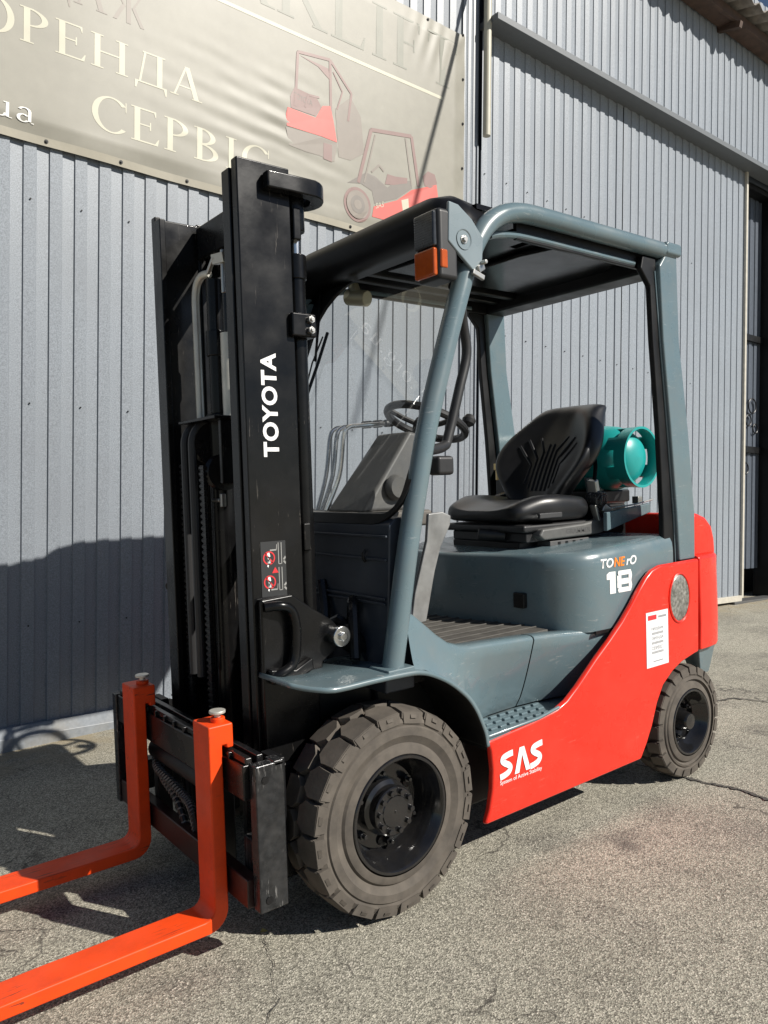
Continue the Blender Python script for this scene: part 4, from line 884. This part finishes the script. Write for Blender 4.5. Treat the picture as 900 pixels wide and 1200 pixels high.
# ---------------------------------------------------------------- mast
mast = empty('mast', truck)
for s in (1, -1):
    b = MB()
    b.prism([(.147,.298*s),(.147,.266*s),(.166,.266*s),(.166,.284*s),(.291,.284*s),(.291,.266*s),(.311,.266*s),(.311,.298*s)], .10, 2.092, 'z')
    orl = part(b, 'outer_rail', BLACK, mast, 0.004)
    b = MB()
    b.prism([(.160,.262*s),(.160,.218*s),(.178,.218*s),(.178,.232*s),(.296,.232*s),(.296,.218*s),(.316,.218*s),(.316,.262*s),(.296,.262*s),(.296,.246*s),(.178,.246*s),(.178,.262*s)], .13, 2.072, 'z')
    part(b, 'inner_rail', BLACK, mast, 0.003)
    for zz in (1.96, .62): part(MB().cyl((.235,.248*s,zz), (.235,.280*s,zz), .052, 28), 'roller', GREASE, mast, 0.004)
    # lift cylinder behind the rail with its loop bracket at the top
    cx, cyy = .114, .262*s
    lc = part(MB().cyl((cx,cyy,.25), (cx,cyy,1.80), .026, 20).cyl((cx,cyy,1.795), (cx,cyy,1.865), .031, 20), 'lift_cylinder', BLACK, mast, 0.003)
    part(MB().cyl((cx,cyy,1.86), (cx,cyy,1.99), .016, 16), 'piston_rod', CHROME, lc)
    part(MB().cyl((cx,cyy,1.93), (cx,cyy,2.03), .030, 20), 'rod_head', BLACK, lc, 0.004)
    lp = [(.235,.300*s),(.235,.332*s),(.16,.336*s)] + [(.105 + .080*math.cos(a), (.262 + .078*math.sin(a))*s) for a in [math.pi/2 + k*math.pi/12 for k in range(1, 13)]] + [(.155,.19*s),(.155,.225*s),(.11,.222*s)] + [(.105 + .040*math.cos(a), (.262 + .040*math.sin(a))*s) for a in [math.pi*1.5 - k*math.pi/8 for k in range(1, 9)]] + [(.15,.300*s)]
    part(MB().prism(lp, 2.015, 2.062, 'z'), 'top_bracket', BLACK, mast, 0.005)
    # side bracket with two bolts, tilt bracket, grip
    kb = part(MB().box(.100, .165, .298*s, .318*s, 1.625, 1.692).box(.085, .115, .240*s, .318*s, 1.625, 1.692), 'side_bracket', BLACK, mast, 0.006)
    for zz in (1.643, 1.673): part(MB().cyl((.108,.318*s,zz), (.108,.330*s,zz), .011, 6).cyl((.108,.329*s,zz), (.108,.336*s,zz), .006, 10), 'bolt', ZINC, kb, 0.001)
    tb = part(MB().prism([(.30,.90),(.20,.905),(.13,.855),(.075,.820),(.045,.79),(.040,.755),(.060,.725),(.105,.70),(.12,.60),(.12,.44),(.30,.44)], .296*s, .322*s), 'tilt_bracket', BLACK, mast, 0.006)
    part(MB().cyl((.064,.25*s,.772), (.064,.355*s,.772), .022, 20).cyl((.064,.345*s,.772), (.064,.362*s,.772), .030, 24).cyl((.064,.362*s,.772), (.064,.372*s,.772), .014, 6), 'tilt_pin', CHROME, tb, 0.003)
    part(MB().tube(smooth_path([(.292,.328*s,.880),(.255,.345*s,.882),(.222,.345*s,.868),(.207,.345*s,.825),(.209,.345*s,.755),(.222,.345*s,.716),(.258,.345*s,.697),(.285,.328*s,.690)], 5), .014, 12), 'grip', BLACK, tb)
    part(MB().prism([(.29,.712),(.21,.70),(.155,.725),(.15,.690),(.20,.672),(.285,.668)], .322*s, .345*s), 'foot_lug', BLACK, tb, 0.006)
    part(MB().cyl((.02,.30*s,.765), (-.06,.30*s,.70), .035, 16), 'tilt_cylinder', BLACK2, mast)
    part(MB().box(.13, .31, .18*s, .322*s, .12, .44), 'rail_foot', BLACK2, mast, 0.01)
for nm, zz0, zz1, x0, x1, hw in (('upper_crossbar',1.955,2.062,.165,.19,.218), ('mid_crossbar',1.02,1.10,.115,.140,.298), ('lower_crossbar',.20,.34,.13,.165,.298), ('top_crossbar',1.90,1.99,.112,.138,.298)):
    part(MB().box(x0, x1, -hw, hw, zz0, zz1), nm, BLACK, mast, 0.005)
# centre: short lift cylinder, supply tubes, pulleys, hoses and chains
cc = part(MB().cyl((.205,-.075,.35), (.205,-.075,1.44), .040, 24).cyl((.205,-.075,1.44), (.205,-.075,1.86), .026, 20).cyl((.205,-.075,1.62), (.205,-.075,1.70), .032, 20), 'centre_cylinder', BLACK, mast, 0.004)
part(MB().tube(smooth_path([(.235,-.148,1.42),(.235,-.150,1.70),(.235,-.146,1.83),(.228,-.120,1.875),(.215,-.085,1.88)], 6), .0125, 12), 'supply_tube', SILVER, mast)
part(MB().cyl((.20,.005,1.42), (.20,.005,1.68), .028, 24), 'sleeve_tube', SILVER, mast)
part(MB().cyl((.20,.005,1.68), (.20,.005,1.86), .018, 16), 'sleeve_rod', GREASE, mast)
part(MB().obox((.22,.005,1.905), (.03,.05,.03), (0,.2,.3)).obox((.235,-.03,1.89), (.012,.06,.012), (.7,0,0)).cyl((.215,.01,1.80), (.215,.01,1.93), .008, 8), 'top_fitting', ZINC, mast, 0.002)
hb = part(MB().box(.15, .30, -.175, .085, 1.412, 1.422).box(.16, .27, .045, .062, 1.22, 1.412), 'pulley_bracket', BLACK, mast, 0.003)
for k, (yy, zc, rr) in enumerate(((-.135,1.345,.07), (-.080,1.345,.07))):
    part(MB().lathe([(.012,-.012),(rr,-.012),(rr-.012,-.004),(rr-.012,.004),(rr,.012),(.012,.012)], (.225,yy,zc), 'y', 32), 'hose_pulley', GREASE, hb)
    pth = [(.225 - (rr+.0)*math.cos(R(a))*-1, yy, zc + rr*math.sin(R(a))) for a in range(180, -1, -12)]
    pth = [(.225 + rr + .004, yy, .62)] + [(.225 + (rr+.004)*math.cos(R(a)), yy, zc + (rr+.004)*math.sin(R(a))) for a in range(0, 181, 12)] + [(.225 - rr - .004, yy, .70)]
    part(MB().tube(pth, .0125, 10), 'hydraulic_hose', mat('black_rubber_hose', (.022,.022,.023), .5), mast)
def chain(y, x0, zt, zb, name='lift_chain'):
    b = MB(); p = .0185; n = int((zt-zb)/p)
    for k in range(n):
        z = zt - k*p
        b.obox((x0, y, z), (.010, .026, .0145)); b.obox((x0, y, z-p/2), (.008, .018, .012))
        b.cyl((x0+.001, y-.016, z), (x0+.001, y+.016, z), .0068, 6)
    return part(b, name, GREASE, mast, smooth=30)
chain(-.185, .285, 1.28, .50); chain(-.028, .290, 1.27, .50)
part(MB().lathe([(.010,-.016),(.055,-.016),(.045,-.008),(.045,.008),(.055,.016),(.010,.016)], (.235,-.005,1.255), 'y', 32), 'chain_pulley', GREASE, hb)
part(MB().cyl((.26,-.028,1.17), (.26,.02,1.17), .006, 8).box(.25, .265, .026, .04, 1.15, 1.19), 'chain_anchor', ZINC, hb, 0.002)
part(MB().tube(smooth_path([(.225,.075,1.20),(.222,.078,1.10),(.225,.074,1.02)], 4), .006, 8), 'bright_rod', SILVER, mast)
# lettering and warning decal on the near rail
text('lettering', 'TOYOTA', WHITE, mast, (.2120,.2995,1.289), (0,0,1), (1,0,0), .286, .0495, offset=.035, spacing=1.10)
dc = part(MB().box(.204, .283, .2985, .2995, .904, 1.056), 'warning_decal', DECALB, mast)
def dpl(x, z): return Vector((.283 - x*.079, .3003, .904 + z*.152))
def dring(cx, cz, r, w, mt_, nm):
    b = MB(); k = 24
    for i in range(k):
        q = []
        for a, rr in ((i, r), (i+1, r), (i+1, r-w), (i, r-w)): q.append(tuple(dpl(cx + rr*math.cos(2*math.pi*a/k), cz + rr*.52*math.sin(2*math.pi*a/k))))
        b.add(q, [(0,1,2,3)])
    part(b, nm, mt_, dc, smooth=0)
for cz in (.70, .26):
    dring(.32, cz, .24, .05, REDP, 'ban_ring')
    b = MB().strip([(.17, cz+.09), (.47, cz-.09)], .03, 0, dpl); part(b, 'ban_bar', REDP, dc, smooth=0)
    b = MB().strip([(.30, cz+.02), (.34, cz-.12)], .07, 0, dpl).strip([(.32, cz-.02), (.26, cz-.16)], .05, 0, dpl).strip([(.29, cz+.10), (.33, cz+.01)], .09, 0, dpl); part(b, 'figure', WHITE, dc, smooth=0)
b = MB(); b.add([tuple(dpl(*q)) for q in ((.42,.42),(.68,.42),(.55,.53))], [(0,1,2)]); part(b, 'triangle', REDP, dc, smooth=0)
for z0, z1, fz in ((.58, .97, .84), (.10, .52, .12)):
    b = MB().strip([(.70, z0), (.70, z1)], .03, 0, dpl).strip([(.82, z0), (.82, z1)], .03, 0, dpl).strip([(.70, z0), (.82, z0)], .015, 0, dpl).strip([(.36, fz), (.62, fz), (.64, fz+.10)], .025, 0, dpl)
    b.strip([(.98, z0+.12), (.88, z0+.06), (.98, z0)], .045, 0, dpl); part(b, 'pictogram', LGREY, dc, smooth=0)
# ---------------------------------------------------------------- carriage
car = empty('carriage', truck)
ub = part(MB().box(.405, .440, -.451, .451, .425, .515).box(.412, .432, -.451, .451, .515, .532), 'upper_bar', GREASE, car, 0.004)
for k in range(20):
    if k % 2: part(MB().box(.430, .4405, -.30 + k*.035, -.288 + k*.035, .514, .531), 'notch', GREASE, ub, 0.002)
part(MB().box(.375, .395, -.44, .44, .50, .53), 'rear_lip', GREASE, car, 0.004)
part(MB().box(.405, .440, -.451, .451, .150, .225), 'lower_bar', mat('dark_reddish_steel', (.028,.008,.007), .4, namp=.3, nscale=40), car, 0.004)  # very dark steel with a reddish base colour
for s in (1, -1):
    ep = part(MB().box(.343, (.424 if s > 0 else .446), .452*s, .487*s, .146, .518).box(.343, .372, .440*s, .487*s, .505, .521), 'end_plate', WORN, car, 0.004)
    for zz in (.480, .176): part(MB().cyl((.398,.487*s,zz), (.398,.4895*s,zz), .010, 12), 'bolt', GREASE, ep).location = (0,0,0)
    part(MB().box(.36, .405, .20*s, .24*s, .15, .51), 'upright', BLACK2, car, 0.004)
    part(MB().box(.33, .40, .36*s, .41*s, .20, .30), 'lower_block', WORN, car, 0.006)
    part(MB().box(.302, .330, .34*s, .425*s, .18, .50), 'roller_bracket', BLACK2, car, 0.005)  # bracket placed and sized to block sun through the carriage gap
part(MB().cyl((.395,-.22,.385), (.395,.16,.385), .034, 20).cyl((.395,.155,.385), (.395,.175,.385), .026, 16), 'shift_cylinder', BLACK2, car, 0.004)
part(MB().cyl((.395,.172,.385), (.395,.177,.385), .012, 8), 'cylinder_end', WORN, car, 0.002)
sl_mat = mat('grey_hose_sleeve', (.14,.135,.13), .45, metal=.3, namp=.5, nscale=120, bump=.6, bscale=140)
for pth in ([(.40,-.22,.375),(.425,-.16,.345),(.43,-.06,.335),(.425,.03,.315),(.42,.08,.29),(.415,.10,.22),(.41,.10,.16)], [(.40,-.20,.35),(.42,-.12,.32),(.42,-.02,.28),(.41,.04,.18)]):
    hp = smooth_path(pth, 8); ho = part(MB().tube(hp, .010, 8), 'hydraulic_hose', BLACK2, car)
    b = MB(); L = len(hp); sp_ = []
    for i in range(L*5):
        t = i/5; j = min(int(t), L-2); q = hp[j].lerp(hp[j+1], t-j) if j < L-1 else hp[-1]
        a = i*1.05; sp_.append(q + Vector((.0115*math.cos(a), .004*math.sin(a), .0115*math.sin(a))))
    b.tube(sp_, .0028, 5); part(b, 'spiral_guard', sl_mat, ho)
# forks
def fork(y0, y1):
    z0, z1, xf, xb, L = .068, .104, .485, .447, 1.49
    pr = [(xf,.600),(xb-.032,.600),(xb-.032,.535),(xb-.012,.535),(xb-.012,.545),(xb,.545),(xb,.13)]
    for k in range(7): a = R(180 + 90*k/6); pr.append((xb+.055 + .055*math.cos(a), z0+.055 + .055*math.sin(a)))
    pr += [(1.0, z0), (L-.02, z0+.012), (L, z0+.020), (L-.01, z0+.028), (.9, z1)]
    for k in range(5): a = R(270 - 90*k/4); pr.append((xf+.028 + .028*math.cos(a), z1+.028 + .028*math.sin(a)))
    f = part(MB().prism(pr, y0, y1), 'fork', ORANGE, truck, 0.0055)
    yc = (y0+y1)/2 + .012
    part(MB().cyl((xb-.006,yc,.598), (xb-.006,yc,.612), .019, 16), 'pin_boss', ORANGE, f, 0.003)
    part(MB().cyl((xb-.006,yc,.608), (xb-.006,yc,.626), .0085, 12).cyl((xb-.006,yc,.622), (xb-.006,yc,.630), .0215, 24), 'locking_pin', SILVER, f, 0.002)
    return f
fork(.262, .358)['label'] = 'near orange fork, partly sunlit'
fork(-.270, -.168)['label'] = 'far orange fork, mostly in shade'
# ---------------------------------------------------------------- seat
seat = empty('seat', truck)
def pillow(stations, name, mt_, parent, sub=1):
    """closed loft of rounded sections"""
    b = MB(); b.grid([q + [q[0]] for q in stations]); n = len(stations[0])
    b.add(stations[0], [tuple(range(n))]); b.add(stations[-1], [tuple(range(n))]); return part(b, name, mt_, parent, smooth=70, sub=sub)
def slab(hw, z0, z1, r, nt=10):
    """rounded rectangle in (y, z) with extra points along the top for a dish or bolsters"""
    q = ring_pts(-hw, hw, z0, z1, r, 3)          # starts at +y top corner, runs over the top to -y
    top = [(hw - r - (2*(hw-r))*k/nt, z1) for k in range(1, nt)]
    return q[:4] + top + q[4:]
st = []
for t in range(17):
    u = t/16; x = -.850 - u*.425
    e = min(1, u/.16, (1-u)/.10); e = math.sqrt(max(0.03, 1-(1-e)**2))
    hw = (.205 + .040*ss(u/.5) - .015*ss((u-.75)/.25)) * (.86 + .14*e)
    top = 1.112 + .030*ss(u/.35) - .016*ss((u-.5)/.5) - .030*(1-e); bot = 1.034 + .024*(1-e)
    q = []
    for y, z in slab(hw, bot, top, min(.040, (top-bot)*.46)):
        k = abs(y)/hw
        dish = -.024*(1-ss((k-.35)/.5))*e if z > (top+bot)/2 + .01 else 0
        q.append((x, y, z + dish))
    st.append(q)
cu = pillow(st, 'cushion', VINYL, seat)
part(MB().tube([(-.870,-.13,1.070),(-.865,.0,1.072),(-.870,.13,1.070)], .004, 8), 'seam', VINYL, cu)
part(MB().box(-1.06, -.93, .236, .2495, 1.052, 1.072), 'pull_handle', mat('dark_grey_plastic', (.05,.05,.052), .35), seat, 0.004)
# backrest: sections up the back, winged in the middle, narrow at the waist and the top
def back_x(u): return -1.225 - .255*u + .020*math.sin(u*math.pi)
def back_hw(u):
    return .135 + .113*ss(u/.50) if u < .52 else .248 - .090*ss((u-.52)/.48)**1.15
st = []
for t in range(21):
    u = t/20; z = 1.085 + u*.432
    e = min(1, u/.05, (1-u)/.09); e = math.sqrt(max(.03, 1-(1-e)**2)); th = .058*(.42+.58*e); hw = back_hw(u)*(.93+.07*e)
    q = []
    for y, x in slab(hw, -th, th, min(.045, th*.88)):
        k = abs(y)/hw; front = x > 0
        wing = .085*max(0, (k-.30)/.70)**1.8*(math.sin(min(1, max(0, (u+.05)/1.02))*math.pi)**.7)
        inset = -.012*(1-ss((k-.25)/.35))*e if front and abs(x-th) < .02 else 0
        q.append((back_x(u) + x + wing*(1 if front else .75) + inset, y, z))
    st.append(q)
bk = pillow(st, 'backrest', VINYL, seat)
def bfront(y, z, o=0.0):
    u = (z-1.085)/.432; k = abs(y)/back_hw(u)
    return (back_x(u) + .058 - .012*(1-ss((k-.25)/.35)) + .085*max(0, (k-.30)/.70)**1.8*(math.sin(min(1, max(0, (u+.05)/1.02))*math.pi)**.7) + o, y, z)
for y0, y1, zb, zt, ze in ((.012,.012,1.15,1.34,1.345), (.034,.075,1.15,1.315,1.375), (.056,.125,1.16,1.285,1.37), (.078,.155,1.18,1.26,1.345)):
    for s_ in (1, -1):
        pts_ = [bfront(s_*y0, zb + (zt-zb)*k/4, -.001) for k in range(5)] + [bfront(s_*y1, ze, -.001)]
        part(MB().tube(pts_, .0065, 8), 'stitched_rib', VINYL, bk)
text('embossed_lettering', 'TOYOTA', PLASTIC, bk, (-1.405,.075,1.458), (0,-1,0), (-.55,0,.83), .15, .024, offset=.01)
sb = part(MB().box(-1.30, -.87, -.215, .222, 1.000, 1.030), 'suspension_box', PLASTIC, seat, 0.012, 3)
part(MB().box(-1.28, -.90, -.20, .205, .960, 1.000), 'suspension_bellows', PLASTIC, seat, 0.008, 2)
part(MB().prism([(-.93,.985),(-.95,1.012),(-1.20,1.020),(-1.335,1.036),(-1.345,.985),(-1.30,.972),(-.96,.968)], .196, .246), 'side_cover', mat('mid_grey_plastic', (.10,.10,.096), .45, namp=.15, nscale=25), seat, 0.010, 3)
text('cover_lettering', 'GRAMMER', GPLASTIC, seat, (-1.085,.2468,.985), (-1,0,0), (0,.0,1), .15, .020, offset=.012)
part(MB().box(-1.31, -1.00, .17, .236, .942, .962), 'seat_rail', GPLASTIC, seat, 0.003)
for k in range(5): part(MB().box(-1.06-.045*k, -1.045-.045*k, .235, .2375, .947, .957), 'rail_slot', BLACK2, seat)
part(MB().box(-1.28, -.90, -.20, .17, .932, .962), 'rail_base', BLACK2, seat, 0.006)
part(MB().cyl((-.83,.02,.995), (-.90,.10,.985), .022, 12), 'lever_knob', PLASTIC, seat, 0.006)
part(MB().cyl((-1.300,.20,1.118), (-1.300,.258,1.106), .036, 24).cyl((-1.300,.258,1.106), (-1.300,.264,1.105), .024, 20), 'belt_reel', WORN, seat, 0.004)
part(MB().obox((-1.285,.225,1.165), (.03,.04,.05), (0,.3,.2)), 'belt_buckle', ZINC, seat, 0.004)
part(MB().obox((-1.335,.24,1.068), (.05,.03,.035), (0,-.5,0)), 'belt_anchor', ZINC, seat, 0.004)
part(MB().obox((-1.275,.24,1.058), (.012,.03,.07), (0,.4,0)), 'belt_lever', ZINC, seat, 0.004)
part(MB().tube(smooth_path([(-1.285,.23,1.18),(-1.31,.22,1.24),(-1.33,.20,1.28)], 5), .010, 8, r2=.003), 'belt', BLACK2, seat)
part(MB().obox((-1.24,-.215,1.11), (.10,.05,.07), (0,.2,0)), 'far_armrest_pad', VINYL, seat, 0.015, 3)
# deck behind the seat: bracket for the gas bottle
gb = empty('bottle_bracket', truck)
part(MB().prism([(-1.27,1.060),(-1.57,1.085),(-1.57,1.045),(-1.27,.985)], .28, .30), 'side_bar', GREY, gb, 0.005)
part(MB().box(-1.72, -1.49, -.30, .10, 1.085, 1.140), 'cradle', BLACK2, gb, 0.008)
part(MB().prism([(-1.48,1.04),(-1.72,1.04),(-1.76,1.20),(-1.44,1.20)], .06, .075), 'cradle_cheek', GREY, gb, 0.004)
part(MB().box(-1.54, -1.34, -.2, .2, .90, 1.085), 'pedestal', BLACK2, gb, 0.008)
part(MB().obox((-1.52,.27,1.10), (.03,.03,.03)).tube([(-1.30,.30,1.075),(-1.45,.31,1.085),(-1.57,.31,1.10)], .004, 6), 'latch', ZINC, gb, 0.003)
part(MB().prism([(-1.50,1.40),(-1.58,1.42),(-1.64,1.425),(-1.60,1.47),(-1.52,1.46)], .02, .035), 'strap_plate', GPLASTIC, gb, 0.003)
vv = empty('gas_valve', truck)
part(MB().cyl((-1.345,-.36,1.262), (-1.345,-.31,1.262), .018, 12).obox((-1.37,-.35,1.262), (.09,.03,.03)).cyl((-1.34,-.35,1.20), (-1.34,-.35,1.262), .012, 10), 'valve_body', BRASS, vv, 0.003)
part(MB().obox((-1.42,-.37,1.15), (.09,.06,.10)).tube(smooth_path([(-1.40,-.33,1.15),(-1.36,-.28,1.05),(-1.38,-.2,1.02)], 5), .012, 8), 'regulator', PLASTIC, vv, 0.01)
# ---------------------------------------------------------------- markings on the truck
def hood_y(x, z):
    for (xa, ya), (xb_, yb_) in zip(HP, HP[1:]):
        if xb_ <= x <= xa and xa > xb_: y = ya + (yb_-ya)*(x-xa)/(xb_-xa); break
    else: y = .478
    zz = z + 0.060*(x+0.75)
    return y*(1 - (0.0 if zz < .868 else .006*(zz-.868)/.027)) + .0016
def on_hood(q): return Vector((q.x, hood_y(q.x, q.z), q.z))
text('model_lettering', 'TO', WHITE, hood, (-.990,.4826,.874), (-1,0,0), (0,0,1), .070, .034, offset=.028, shear=.25, conform=on_hood)
text('model_lettering', 'NE', ORANGEP, hood, (-1.062,.4826,.874), (-1,0,0), (0,0,1), .066, .034, offset=.028, shear=.25, conform=on_hood)
text('model_lettering', 'rO', WHITE, hood, (-1.133,.4826,.874), (-1,0,0), (0,0,1), .064, .034, offset=.028, shear=.25, conform=on_hood)
def n18(u, v): x, z = -1.015 - u*.150, .778 + v*.080; return (x, hood_y(x, z), z)
b = MB(); b.add([n18(*q) for q in ((.14,.0),(.36,.0),(.36,1.0),(.12,1.0),(.02,.90),(.02,.66),(.14,.66))], [tuple(range(7))]); part(b, 'capacity_number', WHITE, hood, smooth=0)
b = MB()
def rr8(u0, u1, v0, v1, r): return [(u0 + (u1-u0)*(y), v0 + (v1-v0)*z) for y, z in ring_pts(0, 1, 0, 1, r, 4)]
O8 = rr8(.42, 1.0, 0, 1, .22)
b.add([n18(*q) for q in ((.42,.22),(.58,.22),(.58,.78),(.42,.78),(.47,.5))], [(0,1,2,3)])
for v0, v1 in ((.0,.22), (.36,.62), (.78,1.0)): b.add([n18(*q) for q in ((.47,v0),(.95,v0),(.98,(v0+v1)/2),(.95,v1),(.47,v1),(.44,(v0+v1)/2))], [tuple(range(6))])
b.add([n18(*q) for q in ((.86,.12),(.98,.12),(1.0,.28),(.97,.48),(.86,.48))], [tuple(range(5))]); b.add([n18(*q) for q in ((.86,.50),(.97,.50),(1.0,.72),(.98,.90),(.86,.90))], [tuple(range(5))])
b.v = [(x, y + .00004*k, z) for k, (x, y, z) in enumerate(b.v)]
part(b, 'capacity_number', WHITE, hood, smooth=0)
def arcs(pts): return pts
def spl(u, v): return Vector((-.408 - u*.200, .5122, .272 + v*.082))
def thick(pts, w):
    """heavy brush letter: constant stroke in real units along a smooth path"""
    P = [spl(q.x, q.y) for q in smooth_path([(x, y, 0) for x, y in pts], 6)]; rows = [[], []]
    for i, p in enumerate(P):
        t = (P[min(i+1, len(P)-1)] - P[max(i-1, 0)]).normalized(); n_ = Vector((-t.z, 0, t.x))
        rows[0].append(tuple(p + n_*w/2)); rows[1].append(tuple(p - n_*w/2))
    b = MB(); b.grid(rows); return b
S1 = [(.30,.90),(.20,.88),(.09,.82),(.065,.70),(.12,.58),(.20,.47),(.235,.34),(.19,.20),(.10,.13),(.0,.10)]
part(thick(S1, .0195), 'letter', WHITE, truck, smooth=0)
part(thick([(x+.70, y) for x, y in S1], .0195), 'letter', WHITE, truck, smooth=0)
b = MB()
b.add([tuple(spl(*p)) for p in ((.33,.02),(.435,.02),(.512,.70),(.595,.02),(.70,.02),(.565,1.0),(.455,1.0))], [tuple(range(7))])
part(b, 'letter', WHITE, truck, smooth=0)
text('small_lettering', 'System of Active Stability', WHITE, truck, (-.408,.5115,.252), (-1,0,0), (0,0,1), .196, .0165, offset=.004)
lb = part(MB().box(-1.347, -1.203, .5105, .5120, .482, .690), 'paper_label', LABEL, truck)
def tx(body, x, z, w_, h_, mt_): text('label_print', body, mt_, lb, (x,.5126,z), (-1,0,0), (0,0,1), w_, h_, offset=.006)
part(MB().box(-1.270, -1.214, .5118, .5124, .660, .678), 'label_heading', REDP, lb)
part(MB().box(-1.335, -1.282, .5118, .5124, .664, .672), 'label_line', GREYP, lb)
tx('ПРОДАЖ', -1.236, .618, .078, .013, GREYP); tx('ОРЕНДА', -1.236, .582, .078, .013, GREYP); tx('СЕРВІС', -1.236, .546, .072, .013, GREYP)
for zz in (.603, .567, .531):
    b = MB()
    for k in range(9): b.box(-1.244 - k*.0086, -1.238 - k*.0086, .5118, .5124, zz, zz+.009)
    part(b, 'label_line', GREYP, lb)
part(MB().box(-1.31, -1.245, .5118, .5124, .500, .504), 'label_line', GREYP, lb)

# ------------------------------------------------------------------ gas bottle
gas = tag(empty('gas_cylinder'), 'teal gas cylinder lying across the truck behind the seat', 'gas cylinder')
gas.rotation_euler = (0, SLOPE, 0)
b = MB(); b.lathe([(.0005,.356),(.04,.353),(.075,.342),(.100,.322),(.122,.290),(.138,.250),(.145,.20),(.142,-.30),(.13,-.36),(.09,-.40),(.0005,-.41)], (-1.606,-.132,1.280), 'y', 48)
part(b, 'bottle_body', TEAL, gas, smooth=60)
for a in range(4):
    pass
b = MB(); rr = .127
# foot ring with windows: solid outer band, posts between the windows
b.lathe([(rr-.004,.318),(rr+.002,.318),(rr+.004,.368),(rr+.004,.374),(rr-.006,.374),(rr-.006,.362),(rr-.004,.318)], (-1.606,-.132,1.280), 'y', 48)
for k in range(6):
    a0 = R(k*60 + 15)
    for i in range(5):
        a = a0 + R(i*5.5); a2 = a0 + R((i+1)*5.5)
        b.add([(-1.606 + r*math.cos(q), y - .132, 1.280 + r*math.sin(q)) for y in (.235, .320) for r, q in ((rr-.004, a), (rr-.004, a2), (rr+.002, a2), (rr+.002, a))],
              [(0,1,5,4), (1,2,6,5), (2,3,7,6), (3,0,4,7)])
part(b, 'foot_ring', TEAL, gas, smooth=50)
part(MB().lathe([(.144,-.06),(.146,-.06),(.146,-.02),(.144,-.02)], (-1.606,-.132,1.280), 'y', 40), 'strap', BLACK2, gas)

# ------------------------------------------------------------------ small things on the yard
def jl(pts, n, j):
    out = []
    for a, c_ in zip(pts, pts[1:]):
        for k in range(n): t = k/n; out.append((a[0]+(c_[0]-a[0])*t + random.uniform(-j, j), a[1]+(c_[1]-a[1])*t + random.uniform(-j, j)))
    return out + [pts[-1]]
def seam2(pts, w, name):
    """ragged open joint that may run in any direction"""
    b = MB(); rows = [[], []]
    for i, (x, y) in enumerate(pts):
        dx = pts[min(i+1, len(pts)-1)][0] - pts[max(i-1, 0)][0]; dy = pts[min(i+1, len(pts)-1)][1] - pts[max(i-1, 0)][1]; L = math.hypot(dx, dy)
        ww = w*(0.45 + 1.0*random.random()); nx_, ny_ = -dy/L*ww/2, dx/L*ww/2
        rows[0].append((x+nx_, y+ny_, gz(x+nx_) + 0.004)); rows[1].append((x-nx_, y-ny_, gz(x-nx_) + 0.004))
    b.grid(rows); return b.build(name, CRACK, smooth=0)
tag(seam2(jl([(-1.44,.30),(-1.455,.50),(-1.465,.60),(-1.488,.66),(-1.492,.72),(-1.48,.83),(-1.47,1.6),(-1.50,3.0)], 8, .006), .016, 'pavement_joint'), 'dark open joint in the asphalt running from the rear wheel', kind='structure')
tag(seam2(jl([(-2.45,-.5),(-2.505,.036),(-2.66,.07),(-2.721,.224),(-2.70,1.0),(-2.74,3.0)], 10, .006), .014, 'pavement_joint'), 'dark joint in the asphalt farther behind the forklift', kind='structure')
tag(seam2(jl([(.345,.355),(.37,.40),(.385,.47),(.43,.55),(.44,.60),(.50,.64),(.56,.76)], 6, .005), .0020, 'pavement_crack'), 'thin crack in the asphalt before the front wheel', kind='structure')
b = MB(); lx, ly = .327, .340
tag(None or b.add([(lx, ly, gz(lx)+.004), (lx+.012, ly+.006, gz(lx)+.008), (lx+.022, ly-.003, gz(lx)+.005), (lx+.011, ly-.012, gz(lx)+.010)], [(0,1,2), (0,2,3)]).build('dry_leaf', LEAF, smooth=0), 'small yellow leaf on the asphalt beside the front wheel', 'leaf')
